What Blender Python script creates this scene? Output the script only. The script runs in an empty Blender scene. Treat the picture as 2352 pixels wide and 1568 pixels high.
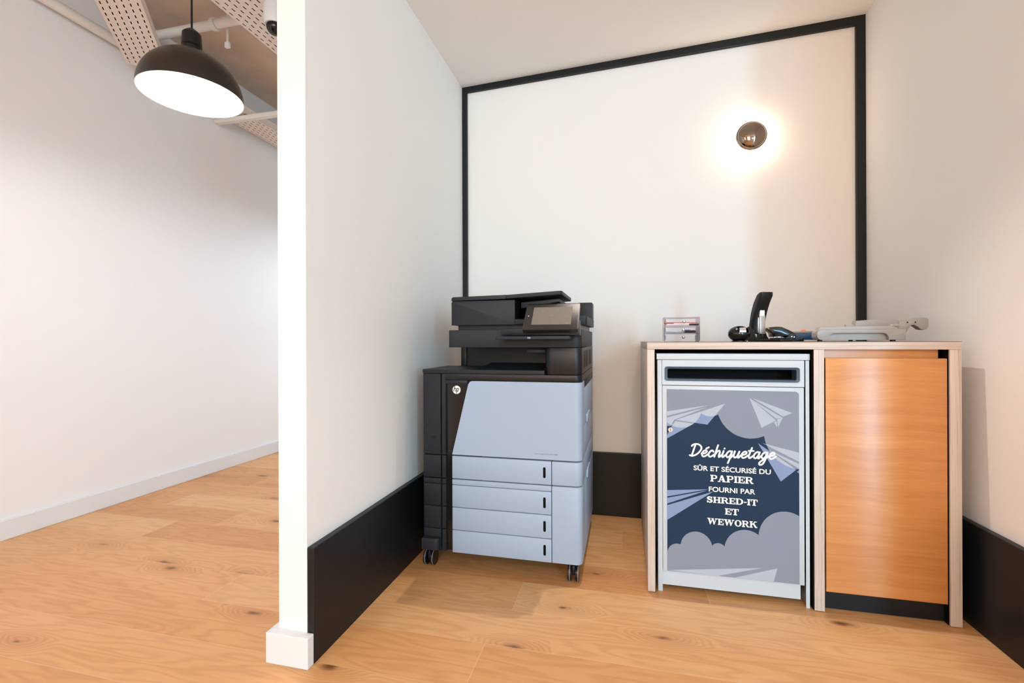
import bpy, bmesh, math, random
from mathutils import Vector, Matrix
PI = math.pi
scene = bpy.context.scene
C = bpy.context.collection
random.seed(7)

# ------------------------------------------------------------------ camera
F_PX, YAW, ROLL = 1069.1, -0.2354, -0.0037
cam = bpy.data.cameras.new('camera')
cam.sensor_width = 36.0
cam.lens = 36.0 * F_PX / 2352.0
cam.shift_y = -2.24 / 2352.0
cam.clip_start = 0.05
cam_o = bpy.data.objects.new('camera', cam)
C.objects.link(cam_o)
fw = Vector((math.sin(YAW), math.cos(YAW), 0)); rt = Vector((math.cos(YAW), -math.sin(YAW), 0)); up = Vector((0, 0, 1))
r3 = rt * math.cos(ROLL) + up * math.sin(ROLL); u3 = up * math.cos(ROLL) - rt * math.sin(ROLL)
cam_o.matrix_world = Matrix(((r3.x, u3.x, -fw.x, 0), (r3.y, u3.y, -fw.y, 0), (r3.z, u3.z, -fw.z, 0.95), (0, 0, 0, 1)))
scene.camera = cam_o

# ------------------------------------------------------------------ light
vs = scene.view_settings
vs.view_transform = 'Standard'; vs.look = 'None'; vs.gamma = 1.0; vs.use_curve_mapping = False
vs.exposure = 0.10
world = bpy.data.worlds.new('World'); scene.world = world; world.use_nodes = True
bg = world.node_tree.nodes['Background']

def area(name, loc, target, sx, sy, power, col):
    l = bpy.data.lights.new(name, 'AREA'); l.shape = 'RECTANGLE'; l.size = sx; l.size_y = sy
    l.energy = power; l.color = col
    o = bpy.data.objects.new(name, l); C.objects.link(o); o.location = loc
    o.rotation_euler = (Vector(target) - Vector(loc)).to_track_quat('-Z', 'Y').to_euler()
    return o
POWER = dict(win_left=10, win_mid=78, win_high=46, win_tall=118, pendant=14, office=32, far=66, sconce=100, spot=64, world=1.35)  # office and far drive the added, unseen pendant lamps
COLOR = dict(win_left=(0.7, 0.85, 1.0), win_mid=(1.0, 0.75, 0.54), win_high=(0.50, 0.77, 1.0), win_tall=(0.34, 0.74, 1.0), pendant=(0.93, 0.93, 1.0), office=(0.80, 0.90, 1.0), far=(0.74, 0.89, 1.0), sconce=(1.0, 0.81, 0.60), spot=(1.0, 0.88, 0.78), world=(1.0, 0.90, 0.70))
bg.inputs[0].default_value = (*COLOR['world'], 1); bg.inputs[1].default_value = POWER['world']
WINDOWS = [(-2.0, 1.2, 1.0), (0.1, 1.2, 1.0), (1.95, 0.9, 1.70), (2.72, 0.44, 0.05)]      # centre x, width and sill height of the rear windows
WZ1, YR = 2.75, -3.6
HEAD = lambda wz: 2.12 if wz == 1.70 else WZ1
for (wx, ww, wz), k in zip(WINDOWS, ('win_left', 'win_mid', 'win_high', 'win_tall')):
    area('window_daylight', (wx, YR + 0.02, (wz + HEAD(wz)) / 2), (wx, 2.0, (wz + HEAD(wz)) / 2), ww - 0.1, HEAD(wz) - wz - 0.1, POWER[k], COLOR[k])

# ------------------------------------------------------------------ materials
def nodes_of(m):
    m.use_nodes = True
    return m.node_tree.nodes, m.node_tree.links
def mat(name, col, rough=0.5, metal=0.0, spec=0.5, bump=0.0, bscale=200.0, var=0.0, coat=0.0, emit=None, estr=0.0):
    m = bpy.data.materials.new(name); N, L = nodes_of(m)
    b = N['Principled BSDF']
    b.inputs['Base Color'].default_value = (*col, 1); b.inputs['Roughness'].default_value = rough
    b.inputs['Metallic'].default_value = metal; b.inputs['Specular IOR Level'].default_value = spec
    b.inputs['Coat Weight'].default_value = coat
    if emit:
        b.inputs['Emission Color'].default_value = (*emit, 1); b.inputs['Emission Strength'].default_value = estr
    if bump or var:
        tc = N.new('ShaderNodeTexCoord'); nz = N.new('ShaderNodeTexNoise')
        nz.inputs['Scale'].default_value = bscale; nz.inputs['Detail'].default_value = 3
        L.new(tc.outputs['Object'], nz.inputs['Vector'])
        if bump:
            bp = N.new('ShaderNodeBump'); bp.inputs['Strength'].default_value = bump; bp.inputs['Distance'].default_value = 0.002
            L.new(nz.outputs['Fac'], bp.inputs['Height']); L.new(bp.outputs['Normal'], b.inputs['Normal'])
        if var:
            rp = N.new('ShaderNodeValToRGB')
            rp.color_ramp.elements[0].position = 0.3; rp.color_ramp.elements[1].position = 0.7
            rp.color_ramp.elements[0].color = (*[c * (1 - var) for c in col], 1)
            rp.color_ramp.elements[1].color = (*[min(1, c * (1 + var)) for c in col], 1)
            L.new(nz.outputs['Fac'], rp.inputs['Fac']); L.new(rp.outputs['Color'], b.inputs['Base Color'])
    return m
def srgb(r, g, b):
    f = lambda c: (c / 255 / 12.92) if c / 255 <= 0.04045 else ((c / 255 + 0.055) / 1.055) ** 2.4
    return (f(r), f(g), f(b))

M = {}
M['wall'] = mat('wall_paint', (0.86, 0.845, 0.83), 0.65, spec=0.25, bump=0.12, bscale=350)
M['wall_far'] = mat('corridor_wall_paint', (0.85, 0.845, 0.85), 0.6, spec=0.25, bump=0.1, bscale=350)
M['ceil'] = mat('nook_ceiling_paint', (0.90, 0.885, 0.865), 0.7, spec=0.2, bump=0.1, bscale=350)
M['white_trim'] = mat('white_trim_paint', (0.76, 0.77, 0.79), 0.4)
M['black_trim'] = mat('black_trim_paint', (0.005, 0.007, 0.009), 0.42, spec=0.35, bump=0.06, bscale=60)
M['plaster'] = mat('rough_plaster', srgb(214, 192, 174), 0.85, spec=0.15, bump=0.9, bscale=5, var=0.10)
M['pipe'] = mat('painted_pipe', (0.80, 0.77, 0.74), 0.45)
M['tray'] = mat('cream_tray_steel', srgb(233, 222, 211), 0.5)
M['dark_stand_in'] = mat('tray_dark_stand_in', (0.03, 0.03, 0.032), 0.7, var=0.5, bscale=9)  # stands in for the dark seen through the tray slots
M['lamp_black'] = mat('lamp_black_enamel', (0.018, 0.015, 0.013), 0.32)
M['lamp_white'] = mat('lamp_white_enamel', (0.93, 0.92, 0.90), 0.4)
M['bulb'] = mat('bulb_glow', (1, 1, 1), 0.5, emit=(1.0, 0.93, 0.84), estr=POWER['pendant'] * 0.5)
M['led'] = mat('sconce_glow', (1, 1, 1), 0.5, emit=COLOR['sconce'], estr=POWER['sconce'])
M['bronze'] = mat('smoked_mirror_glass', (0.31, 0.25, 0.20), 0.04, metal=1.0)
M['dark_metal'] = mat('dark_bronze_metal', (0.05, 0.04, 0.03), 0.35, metal=0.8)
M['brass'] = mat('brass', (0.7, 0.45, 0.2), 0.3, metal=1.0)
M['charcoal'] = mat('charcoal_plastic', (0.015, 0.018, 0.024), 0.5, spec=0.3, bump=0.05, bscale=900)
M['black_pl'] = mat('black_plastic', (0.005, 0.006, 0.008), 0.38, spec=0.35, bump=0.04, bscale=900)
M['black_gl'] = mat('gloss_black_plastic', (0.005, 0.005, 0.006), 0.14)
M['black_void'] = mat('black_recess', (0.004, 0.004, 0.004), 0.7, spec=0.1)
M['silver'] = mat('silver_grey_plastic', srgb(158, 174, 196), 0.42, bump=0.03, bscale=1200)
M['screen'] = mat('display_glass', srgb(108, 101, 92), 0.3)
M['screen_icon'] = mat('display_icon', srgb(124, 117, 108), 0.3)
M['led_blue'] = mat('blue_indicator', (0.2, 0.2, 0.9), 0.3, emit=(0.35, 0.35, 1.0), estr=2)
M['blue_tag'] = mat('blue_tag', srgb(110, 140, 160), 0.4)
M['white_mark'] = mat('white_print', (0.88, 0.88, 0.87), 0.5)
M['grey_mark'] = mat('grey_print', srgb(110, 116, 125), 0.5)
M['chrome'] = mat('chrome', (0.66, 0.66, 0.68), 0.28, metal=1.0)
M['wheel_rim'] = mat('caster_rim_grey', (0.16, 0.17, 0.18), 0.3)
M['console'] = mat('pale_grey_laminate', srgb(196, 205, 213), 0.5, var=0.03, bscale=500)
M['slot_frame'] = mat('slate_blue_plastic', srgb(60, 78, 94), 0.4)
M['navy'] = mat('poster_navy', srgb(36, 54, 78), 0.6, spec=0.12)
M['cloud'] = mat('poster_cloud_grey', srgb(136, 144, 159), 0.6, spec=0.12)
M['plane_blue'] = mat('poster_plane_blue', srgb(132, 150, 186), 0.6, spec=0.12)
M['plane_light'] = mat('poster_plane_light', srgb(174, 184, 198), 0.6, spec=0.12)
M['grey_tool'] = mat('tool_grey_plastic', srgb(160, 156, 153), 0.45)
M['blue_tool'] = mat('tool_blue_plastic', srgb(20, 74, 112), 0.4)
M['orange'] = mat('orange_knob', srgb(240, 90, 25), 0.4)
M['red'] = mat('red_plastic', srgb(200, 60, 50), 0.4)
M['violet'] = mat('violet_rubber', srgb(100, 90, 190), 0.5)
M['pen_clear'] = mat('pale_pen_plastic', srgb(205, 198, 200), 0.3)
M['marker_grey'] = mat('marker_grey', srgb(170, 182, 195), 0.4)
M['steel'] = mat('brushed_steel', (0.62, 0.64, 0.67), 0.3, metal=0.9)

def acrylic():
    m = bpy.data.materials.new('clear_acrylic'); N, L = nodes_of(m)
    N.remove(N['Principled BSDF']); out = N['Material Output']
    tr = N.new('ShaderNodeBsdfTransparent'); tr.inputs[0].default_value = (0.988, 0.985, 0.993, 1)
    gl = N.new('ShaderNodeBsdfGlossy'); gl.inputs['Roughness'].default_value = 0.05; gl.inputs[0].default_value = (0.95, 0.95, 1, 1)
    df = N.new('ShaderNodeBsdfDiffuse'); df.inputs[0].default_value = (0.93, 0.92, 0.98, 1)
    m0 = N.new('ShaderNodeMixShader'); m0.inputs[0].default_value = 0.35; L.new(df.outputs[0], m0.inputs[1]); L.new(gl.outputs[0], m0.inputs[2])
    lw = N.new('ShaderNodeFresnel'); lw.inputs['IOR'].default_value = 1.2
    mx = N.new('ShaderNodeMixShader'); L.new(lw.outputs[0], mx.inputs[0]); L.new(tr.outputs[0], mx.inputs[1]); L.new(m0.outputs[0], mx.inputs[2])
    L.new(mx.outputs[0], out.inputs[0]); return m
M['acrylic'] = acrylic()

def wood_edge(name, axis):
    """pale birch plywood edge: thin laminations running along the given axis"""
    m = bpy.data.materials.new(name); N, L = nodes_of(m); b = N['Principled BSDF']
    tc = N.new('ShaderNodeTexCoord'); mp = N.new('ShaderNodeMapping')
    sc = [420, 420, 420]; sc['xyz'.index(axis)] = 5.0
    mp.inputs['Scale'].default_value = sc
    nz = N.new('ShaderNodeTexNoise'); nz.inputs['Scale'].default_value = 1.0; nz.inputs['Detail'].default_value = 4
    L.new(tc.outputs['Object'], mp.inputs[0]); L.new(mp.outputs[0], nz.inputs['Vector'])
    rp = N.new('ShaderNodeValToRGB'); e = rp.color_ramp.elements
    e[0].position = 0.28; e[0].color = (*srgb(170, 147, 128), 1); e[1].position = 0.60; e[1].color = (*srgb(208, 196, 188), 1)
    x = e.new(0.40); x.color = (*srgb(199, 184, 172), 1)
    L.new(nz.outputs['Fac'], rp.inputs[0]); L.new(rp.outputs[0], b.inputs['Base Color']); b.inputs['Roughness'].default_value = 0.5
    return m
M['ply_h'] = wood_edge('plywood_edge_level', 'x'); M['ply_v'] = wood_edge('plywood_edge_upright', 'z')

def veneer():
    m = bpy.data.materials.new('birch_veneer'); N, L = nodes_of(m); b = N['Principled BSDF']
    tc = N.new('ShaderNodeTexCoord')
    mp = N.new('ShaderNodeMapping'); mp.inputs['Scale'].default_value = (1.6, 1.6, 26)
    n0 = N.new('ShaderNodeTexNoise'); n0.inputs['Scale'].default_value = 2.2; n0.inputs['Detail'].default_value = 2
    L.new(tc.outputs['Object'], n0.inputs['Vector'])
    add = N.new('ShaderNodeVectorMath'); add.operation = 'MULTIPLY_ADD'
    add.inputs[1].default_value = (0, 0, 0.10)
    L.new(n0.outputs['Color'], add.inputs[0]); L.new(tc.outputs['Object'], add.inputs[2])
    L.new(add.outputs[0], mp.inputs[0])
    n1 = N.new('ShaderNodeTexNoise'); n1.inputs['Scale'].default_value = 1.5; n1.inputs['Detail'].default_value = 6; n1.inputs['Roughness'].default_value = 0.6
    L.new(mp.outputs[0], n1.inputs['Vector'])
    mp2 = N.new('ShaderNodeMapping'); mp2.inputs['Scale'].default_value = (14, 14, 420)
    L.new(add.outputs[0], mp2.inputs[0])
    n2 = N.new('ShaderNodeTexNoise'); n2.inputs['Scale'].default_value = 1.0; n2.inputs['Detail'].default_value = 2
    L.new(mp2.outputs[0], n2.inputs['Vector'])
    mx = N.new('ShaderNodeMath'); mx.operation = 'MULTIPLY_ADD'; mx.inputs[1].default_value = 0.35
    L.new(n2.outputs['Fac'], mx.inputs[0]); L.new(n1.outputs['Fac'], mx.inputs[2])
    rp = N.new('ShaderNodeValToRGB'); e = rp.color_ramp.elements
    e[0].position = 0.42; e[0].color = (*srgb(190, 122, 62), 1); e[1].position = 0.95; e[1].color = (*srgb(212, 148, 86), 1)
    L.new(mx.outputs[0], rp.inputs[0]); L.new(rp.outputs[0], b.inputs['Base Color'])
    b.inputs['Roughness'].default_value = 0.36; b.inputs['Specular IOR Level'].default_value = 0.8
    # the level grain smears reflections upright
    tg = N.new('ShaderNodeCombineXYZ'); tg.inputs[2].default_value = 1.0
    b.inputs['Anisotropic'].default_value = 0.9; L.new(tg.outputs[0], b.inputs['Tangent'])
    return m
M['veneer'] = veneer()

def oak_floor():
    m = bpy.data.materials.new('oak_planks'); N, L = nodes_of(m); b = N['Principled BSDF']
    def math_(op, a, bb=None, c=None):
        n = N.new('ShaderNodeMath'); n.operation = op
        for i, v in enumerate((a, bb, c)):
            if v is None: continue
            if isinstance(v, (int, float)): n.inputs[i].default_value = v
            else: L.new(v, n.inputs[i])
        return n.outputs[0]
    tc = N.new('ShaderNodeTexCoord'); sp = N.new('ShaderNodeSeparateXYZ'); L.new(tc.outputs['Object'], sp.inputs[0])
    X, Y = sp.outputs[0], sp.outputs[1]
    W, LEN = 0.195, 2.6
    ry = math_('DIVIDE', math_('SUBTRACT', Y, 1.40), W)
    row = math_('FLOOR', ry); fy = math_('FRACT', math_('ADD', ry, 100.0))
    w1 = N.new('ShaderNodeTexWhiteNoise'); w1.noise_dimensions = '1D'; L.new(row, w1.inputs['W'])
    rx = math_('ADD', math_('DIVIDE', X, LEN), w1.outputs['Value'])
    colm = math_('FLOOR', rx); fx = math_('FRACT', math_('ADD', rx, 100.0))
    cv = N.new('ShaderNodeCombineXYZ'); L.new(row, cv.inputs[0]); L.new(colm, cv.inputs[1])
    w2 = N.new('ShaderNodeTexWhiteNoise'); w2.noise_dimensions = '2D'; L.new(cv.outputs[0], w2.inputs['Vector'])
    rnd = w2.outputs['Value']
    # plank-local coordinates, shifted per plank so that no grain repeats
    off = math_('MULTIPLY', rnd, 37.0)
    gx = math_('ADD', X, off); gy = math_('ADD', Y, math_('MULTIPLY', off, 3.0))
    # knots
    kv = N.new('ShaderNodeCombineXYZ'); L.new(math_('MULTIPLY', gx, 1.9), kv.inputs[0]); L.new(math_('MULTIPLY', gy, 4.6), kv.inputs[1])
    vo = N.new('ShaderNodeTexVoronoi'); vo.voronoi_dimensions = '2D'; vo.feature = 'F1'; vo.inputs['Scale'].default_value = 1.0
    L.new(kv.outputs[0], vo.inputs['Vector'])
    dist = vo.outputs['Distance']
    sc_ = N.new('ShaderNodeSeparateColor'); L.new(vo.outputs['Color'], sc_.inputs[0])
    gate = math_('GREATER_THAN', sc_.outputs[0], 0.5)
    kn = N.new('ShaderNodeTexNoise'); kn.inputs['Scale'].default_value = 22; kn.inputs['Detail'].default_value = 3
    L.new(tc.outputs['Object'], kn.inputs['Vector'])
    dn = math_('ADD', dist, math_('MULTIPLY', math_('SUBTRACT', kn.outputs['Fac'], 0.5), 0.10))
    size = math_('MULTIPLY_ADD', sc_.outputs[1], 0.07, 0.035)
    kmask = N.new('ShaderNodeMapRange'); kmask.interpolation_type = 'SMOOTHSTEP'
    L.new(dn, kmask.inputs['Value']); kmask.inputs['From Min'].default_value = 0.0; L.new(size, kmask.inputs['From Max'])
    kmask.inputs['To Min'].default_value = 1.0; kmask.inputs['To Max'].default_value = 0.0
    knot = math_('MULTIPLY', kmask.outputs[0], gate)
    halo = N.new('ShaderNodeMapRange'); halo.interpolation_type = 'SMOOTHSTEP'; L.new(dist, halo.inputs['Value'])
    halo.inputs['From Max'].default_value = 0.34; halo.inputs['To Min'].default_value = 1.0; halo.inputs['To Max'].default_value = 0.0
    hal = math_('MULTIPLY', halo.outputs[0], gate)
    # growth rings
    lv = N.new('ShaderNodeCombineXYZ'); L.new(math_('MULTIPLY', gx, 0.9), lv.inputs[0]); L.new(math_('MULTIPLY', gy, 5.5), lv.inputs[1])
    ln = N.new('ShaderNodeTexNoise'); ln.inputs['Scale'].default_value = 1.0; ln.inputs['Detail'].default_value = 3; L.new(lv.outputs[0], ln.inputs['Vector'])
    ph = math_('ADD', math_('MULTIPLY', ln.outputs['Fac'], 105.0), math_('MULTIPLY', hal, 34.0))
    ring = math_('MULTIPLY_ADD', math_('SINE', ph), 0.5, 0.5)
    ring = math_('POWER', ring, 2.0)
    fv = N.new('ShaderNodeCombineXYZ'); L.new(math_('MULTIPLY', gx, 5.0), fv.inputs[0]); L.new(math_('MULTIPLY', gy, 150.0), fv.inputs[1])
    fn = N.new('ShaderNodeTexNoise'); fn.inputs['Scale'].default_value = 1.0; fn.inputs['Detail'].default_value = 3; L.new(fv.outputs[0], fn.inputs['Vector'])
    mv = N.new('ShaderNodeCombineXYZ'); L.new(math_('MULTIPLY', gx, 1.3), mv.inputs[0]); L.new(math_('MULTIPLY', gy, 7.0), mv.inputs[1])
    mn = N.new('ShaderNodeTexNoise'); mn.inputs['Scale'].default_value = 1.3; mn.inputs['Detail'].default_value = 4; L.new(mv.outputs[0], mn.inputs['Vector'])
    # tone of each plank
    tone = N.new('ShaderNodeValToRGB'); e = tone.color_ramp.elements
    e[0].position = 0.0; e[0].color = (*srgb(200, 140, 90), 1); e[1].position = 1.0; e[1].color = (*srgb(230, 184, 134), 1)
    x = e.new(0.5); x.color = (*srgb(220, 164, 108), 1)
    tv = math_('ADD', math_('MULTIPLY_ADD', rnd, 0.7, 0.12), math_('MULTIPLY', math_('SUBTRACT', mn.outputs['Fac'], 0.42), 0.6))
    L.new(tv, tone.inputs[0])
    def mul(colsock, fac, dark):
        n = N.new('ShaderNodeMix'); n.data_type = 'RGBA'; n.blend_type = 'MULTIPLY'
        L.new(fac, n.inputs['Factor']); L.new(colsock, n.inputs['A']); n.inputs['B'].default_value = (*dark, 1)
        return n.outputs['Result']
    c = mul(tone.outputs[0], math_('MULTIPLY', ring, 0.26), (0.62, 0.50, 0.38))
    c = mul(c, math_('MULTIPLY', math_('SUBTRACT', 1.0, fn.outputs['Fac']), 0.38), (0.66, 0.55, 0.45))
    c = mul(c, math_('MULTIPLY', hal, 0.35), (0.62, 0.48, 0.36))
    c = mul(c, math_('MULTIPLY', knot, 0.9), (0.22, 0.14, 0.10))
    # seams, lightened to paint in the glint on the plank bevels
    ey = math_('MINIMUM', fy, math_('SUBTRACT', 1.0, fy)); ex = math_('MINIMUM', fx, math_('SUBTRACT', 1.0, fx))
    sy = math_('LESS_THAN', ey, 0.006); sx = math_('LESS_THAN', ex, 0.0006)
    seam = math_('MAXIMUM', sy, sx)
    n = N.new('ShaderNodeMix'); n.data_type = 'RGBA'; L.new(math_('MULTIPLY', seam, 0.4), n.inputs['Factor']); L.new(c, n.inputs['A'])
    n.inputs['B'].default_value = (*srgb(230, 190, 150), 1)
    L.new(n.outputs['Result'], b.inputs['Base Color'])
    b.inputs['Roughness'].default_value = 0.42; b.inputs['Specular IOR Level'].default_value = 0.4
    bp = N.new('ShaderNodeBump'); bp.inputs['Strength'].default_value = 0.12; bp.inputs['Distance'].default_value = 0.001
    L.new(fn.outputs['Fac'], bp.inputs['Height']); L.new(bp.outputs[0], b.inputs['Normal'])
    return m
M['floor'] = oak_floor()

# ------------------------------------------------------------------ mesh helpers
class MB:
    """collects shapes into one mesh; each shape may carry its own material slot"""
    def __init__(s): s.bm = bmesh.new()
    def _slot(s, faces, slot):
        for f in faces: f.material_index = slot
    def box(s, a, b, bev=0.0, seg=2, slot=0):
        t = bmesh.new(); bmesh.ops.create_cube(t, size=1)
        for v in t.verts:
            v.co = Vector([(a[i] + b[i]) / 2 + v.co[i] * (b[i] - a[i]) for i in range(3)])
        if bev: bmesh.ops.bevel(t, geom=t.edges[:], offset=bev, segments=seg, affect='EDGES', profile=0.5, clamp_overlap=True)
        s.merge(t, slot); return s
    def merge(s, t, slot=0):
        me = bpy.data.meshes.new('tmp'); t.to_mesh(me); t.free()
        n = len(s.bm.faces); s.bm.from_mesh(me); bpy.data.meshes.remove(me)
        s.bm.faces.ensure_lookup_table()
        if slot: s._slot(s.bm.faces[n:], slot)
    def prism(s, pts, d0, d1, axis='z', bev=0.0, slot=0):
        """polygon pts (2-D) swept along axis; x: (y,z), y: (x,z), z: (x,y)"""
        t = bmesh.new()
        P = {'x': lambda p, d: (d, p[0], p[1]), 'y': lambda p, d: (p[0], d, p[1]), 'z': lambda p, d: (p[0], p[1], d)}[axis]
        lo = [t.verts.new(P(p, d0)) for p in pts]; hi = [t.verts.new(P(p, d1)) for p in pts]
        n = len(pts); t.faces.new(lo); t.faces.new(hi[::-1])
        for i in range(n): t.faces.new((lo[i], hi[i], hi[(i + 1) % n], lo[(i + 1) % n]))
        bmesh.ops.recalc_face_normals(t, faces=t.faces[:])
        if bev:
            ed = [e for e in t.edges if len({v in lo for v in e.verts}) == 1]
            bmesh.ops.bevel(t, geom=ed, offset=bev, segments=2, affect='EDGES', profile=0.5, clamp_overlap=True)
        s.merge(t, slot); return s
    def cyl(s, p, q, r, n=24, r2=None, slot=0):
        p, q = Vector(p), Vector(q); t = bmesh.new()
        bmesh.ops.create_cone(t, cap_ends=True, segments=n, radius1=r, radius2=r if r2 is None else r2, depth=(q - p).length)
        mt = Matrix.Translation((p + q) / 2) @ (q - p).to_track_quat('Z', 'Y').to_matrix().to_4x4()
        bmesh.ops.transform(t, matrix=mt, verts=t.verts); s.merge(t, slot); return s
    def lathe(s, prof, origin=(0, 0, 0), axis=(0, 0, 1), n=48, closed=False, slot=0):
        t = bmesh.new(); q = Vector(axis).to_track_quat('Z', 'Y').to_matrix()
        rings = []
        for r, z in prof:
            if r < 1e-6: rings.append([t.verts.new(q @ Vector((0, 0, z)) + Vector(origin))])
            else: rings.append([t.verts.new(q @ Vector((r * math.cos(2 * PI * k / n), r * math.sin(2 * PI * k / n), z)) + Vector(origin)) for k in range(n)])
        for a, b in zip(rings, rings[1:] + ([rings[0]] if closed else [])):
            for k in range(n):
                k2 = (k + 1) % n
                if len(a) == 1 and len(b) == 1: continue
                if len(a) == 1: t.faces.new((a[0], b[k2], b[k]))
                elif len(b) == 1: t.faces.new((a[k], a[k2], b[0]))
                else: t.faces.new((a[k], a[k2], b[k2], b[k]))
        bmesh.ops.recalc_face_normals(t, faces=t.faces[:]); s.merge(t, slot); return s
    def tube(s, pts, r, n=10, slot=0):
        for a, b in zip(pts, pts[1:]): s.cyl(a, b, r, n, slot=slot)
        for p in pts[1:-1]: s.ball(p, r, 8, slot=slot)
        return s
    def ball(s, c, r, n=16, sc=(1, 1, 1), slot=0):
        t = bmesh.new(); bmesh.ops.create_uvsphere(t, u_segments=n * 2, v_segments=n, radius=r)
        for v in t.verts: v.co = Vector((v.co.x * sc[0], v.co.y * sc[1], v.co.z * sc[2])) + Vector(c)
        s.merge(t, slot); return s
    def flat(s, pts, axis_y, slot=0, th=0.0002):
        """thin printed shape on an upright plane y = axis_y, facing -y"""
        return s.prism(pts, axis_y - th, axis_y, 'y', slot=slot)
    def xform(s, mt): bmesh.ops.transform(s.bm, matrix=mt, verts=s.bm.verts); return s

ORG = {}
def link(o, parent=None):
    C.objects.link(o)
    if parent: o.parent = parent
    return o
def build(name, mb, m, parent=None, smooth=True, local=False, label=None):
    me = bpy.data.meshes.new(name)
    bm = mb.bm
    org = Vector((0, 0, 0))
    if parent is not None:
        org = ORG[parent]
        if not local: bmesh.ops.translate(bm, vec=-org, verts=bm.verts)
    for f in bm.faces: f.smooth = smooth
    for e in bm.edges:
        if len(e.link_faces) == 2 and e.calc_face_angle(0) > math.radians(35): e.smooth = False
    bm.to_mesh(me); bm.free()
    for x in (m if isinstance(m, (list, tuple)) else [m]): me.materials.append(x)
    o = bpy.data.objects.new(name, me); link(o, parent); ORG[o] = org
    if label: o['label'] = label
    return o
def thing(name, loc, label, cat, group=None, rz=0.0):
    o = bpy.data.objects.new(name, None); o.empty_display_size = 0.05; link(o)
    o.location = loc; o.rotation_euler = (0, 0, rz); ORG[o] = Vector(loc)
    o['label'] = label; o['category'] = cat
    if group: o['group'] = group
    return o
def tag(o, label, cat, group=None, kind=None):
    o['label'] = label; o['category'] = cat
    if group: o['group'] = group
    if kind: o['kind'] = kind
    return o
def struct(name, mb, m, label, cat, smooth=False):
    return tag(build(name, mb, m, None, smooth), label, cat, kind='structure')
def rrect(x0, y0, x1, y1, r, seg=6, corners=(1, 1, 1, 1)):
    """rounded rectangle, corners ordered bl, br, tr, tl"""
    out = []
    for (cx, cy, a0), on in zip(((x0 + r, y0 + r, PI), (x1 - r, y0 + r, 1.5 * PI), (x1 - r, y1 - r, 0), (x0 + r, y1 - r, 0.5 * PI)), corners):
        if on: out += [(cx + r * math.cos(a0 + 0.5 * PI * k / seg), cy + r * math.sin(a0 + 0.5 * PI * k / seg)) for k in range(seg + 1)]
        else: out.append((x0 if cx < (x0 + x1) / 2 else x1, y0 if cy < (y0 + y1) / 2 else y1))
    return out

# ------------------------------------------------------------------ the room
XL, XR, YB = -0.9126, 1.138, 2.593       # nook: left face, right face, back face
XP, YE = -1.009, 1.196                    # partition: corridor face, end face
XF = -2.907                               # corridor wall
ZC = 2.95
zc = lambda x: 2.425 + (x - XL) * (2.5135 - 2.425) / (XR - XL)
struct('floor', MB().box((XF - 0.1, YR, -0.1), (3.6, 6.0, 0)), M['floor'], 'honey oak plank floor with dark knots', 'floor')
struct('wall_back', MB().box((XL, YB, 0), (XR, YB + 0.1, ZC)), M['wall'], 'off-white back wall of the printing nook', 'wall')
struct('wall_partition', MB().box((XP, YE, 0), (XL, 6.0, ZC)), M['wall'], 'off-white partition wall whose narrow end faces forward', 'wall')
struct('wall_right', MB().box((XR, 1.12, 0), (XR + 0.1, YB + 0.1, ZC)), M['wall'], 'off-white right wall beside the plywood cabinet', 'wall')
struct('wall_corridor', MB().box((XF - 0.1, YR, 0), (XF, 6.0, ZC)), M['wall_far'], 'long plain off-white corridor wall at far left', 'wall')
struct('wall_corridor_end', MB().box((XF, 6.0, 0), (XL, 6.1, ZC)), M['wall_far'], 'off-white wall closing the corridor', 'wall')
struct('wall_side', MB().box((3.5, YR, 0), (3.6, 1.22, ZC)), M['wall'], 'off-white wall of the open office', 'wall')
struct('wall_return', MB().box((XR + 0.1, 1.12, 0), (3.5, 1.22, ZC)), M['wall'], 'off-white return wall of the open office', 'wall')
rear = MB()
xs = [XF] + [v for wx, ww, wz in WINDOWS for v in (wx - ww / 2, wx + ww / 2)] + [3.5]
rear.box((XF, YR - 0.15, WZ1), (3.5, YR, ZC))
for a, b in zip(xs[0::2], xs[1::2]): rear.box((a, YR - 0.15, 0), (b, YR, WZ1))
for wx, ww, wz in WINDOWS: rear.box((wx - ww / 2, YR - 0.15, 0), (wx + ww / 2, YR, wz)).box((wx - ww / 2, YR - 0.15, HEAD(wz)), (wx + ww / 2, YR, WZ1 + 0.001))
struct('wall_rear', rear, M['wall'], 'off-white window wall of the open office', 'wall')
for i, (wx, ww, WZ0) in enumerate(WINDOWS):
    f = MB(); WZ1 = HEAD(WZ0)
    for x in (wx - ww / 2, wx - 0.02, wx + ww / 2 - 0.04): f.box((x, YR - 0.1, WZ0), (x + 0.04, YR - 0.06, WZ1))
    f.box((wx - ww / 2, YR - 0.1, WZ0), (wx + ww / 2, YR - 0.06, WZ0 + 0.04)).box((wx - ww / 2, YR - 0.1, WZ1 - 0.04), (wx + ww / 2, YR - 0.06, WZ1))
    struct('window_%d' % (i + 1), f, M['black_trim'], ['black-framed office window nearest the corridor', 'black-framed office window in the middle', 'wide low-height black-framed window set high in the office wall', 'tall black-framed office window reaching the floor'][i], 'window')
# nook ceiling: a soffit whose underside rises slightly to the right
c = MB(); c.prism([(XL, zc(XL)), (XR, zc(XR)), (XR, ZC), (XL, ZC)], YE, YB, 'y')
struct('ceiling_nook', c, M['ceil'], 'smooth pale ceiling over the printing nook', 'ceiling')
struct('ceiling', MB().box((XF - 0.1, YR - 0.15, ZC), (3.6, 6.1, ZC + 0.1)), M['plaster'], 'rough brownish plaster ceiling above the corridor', 'ceiling')

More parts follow.
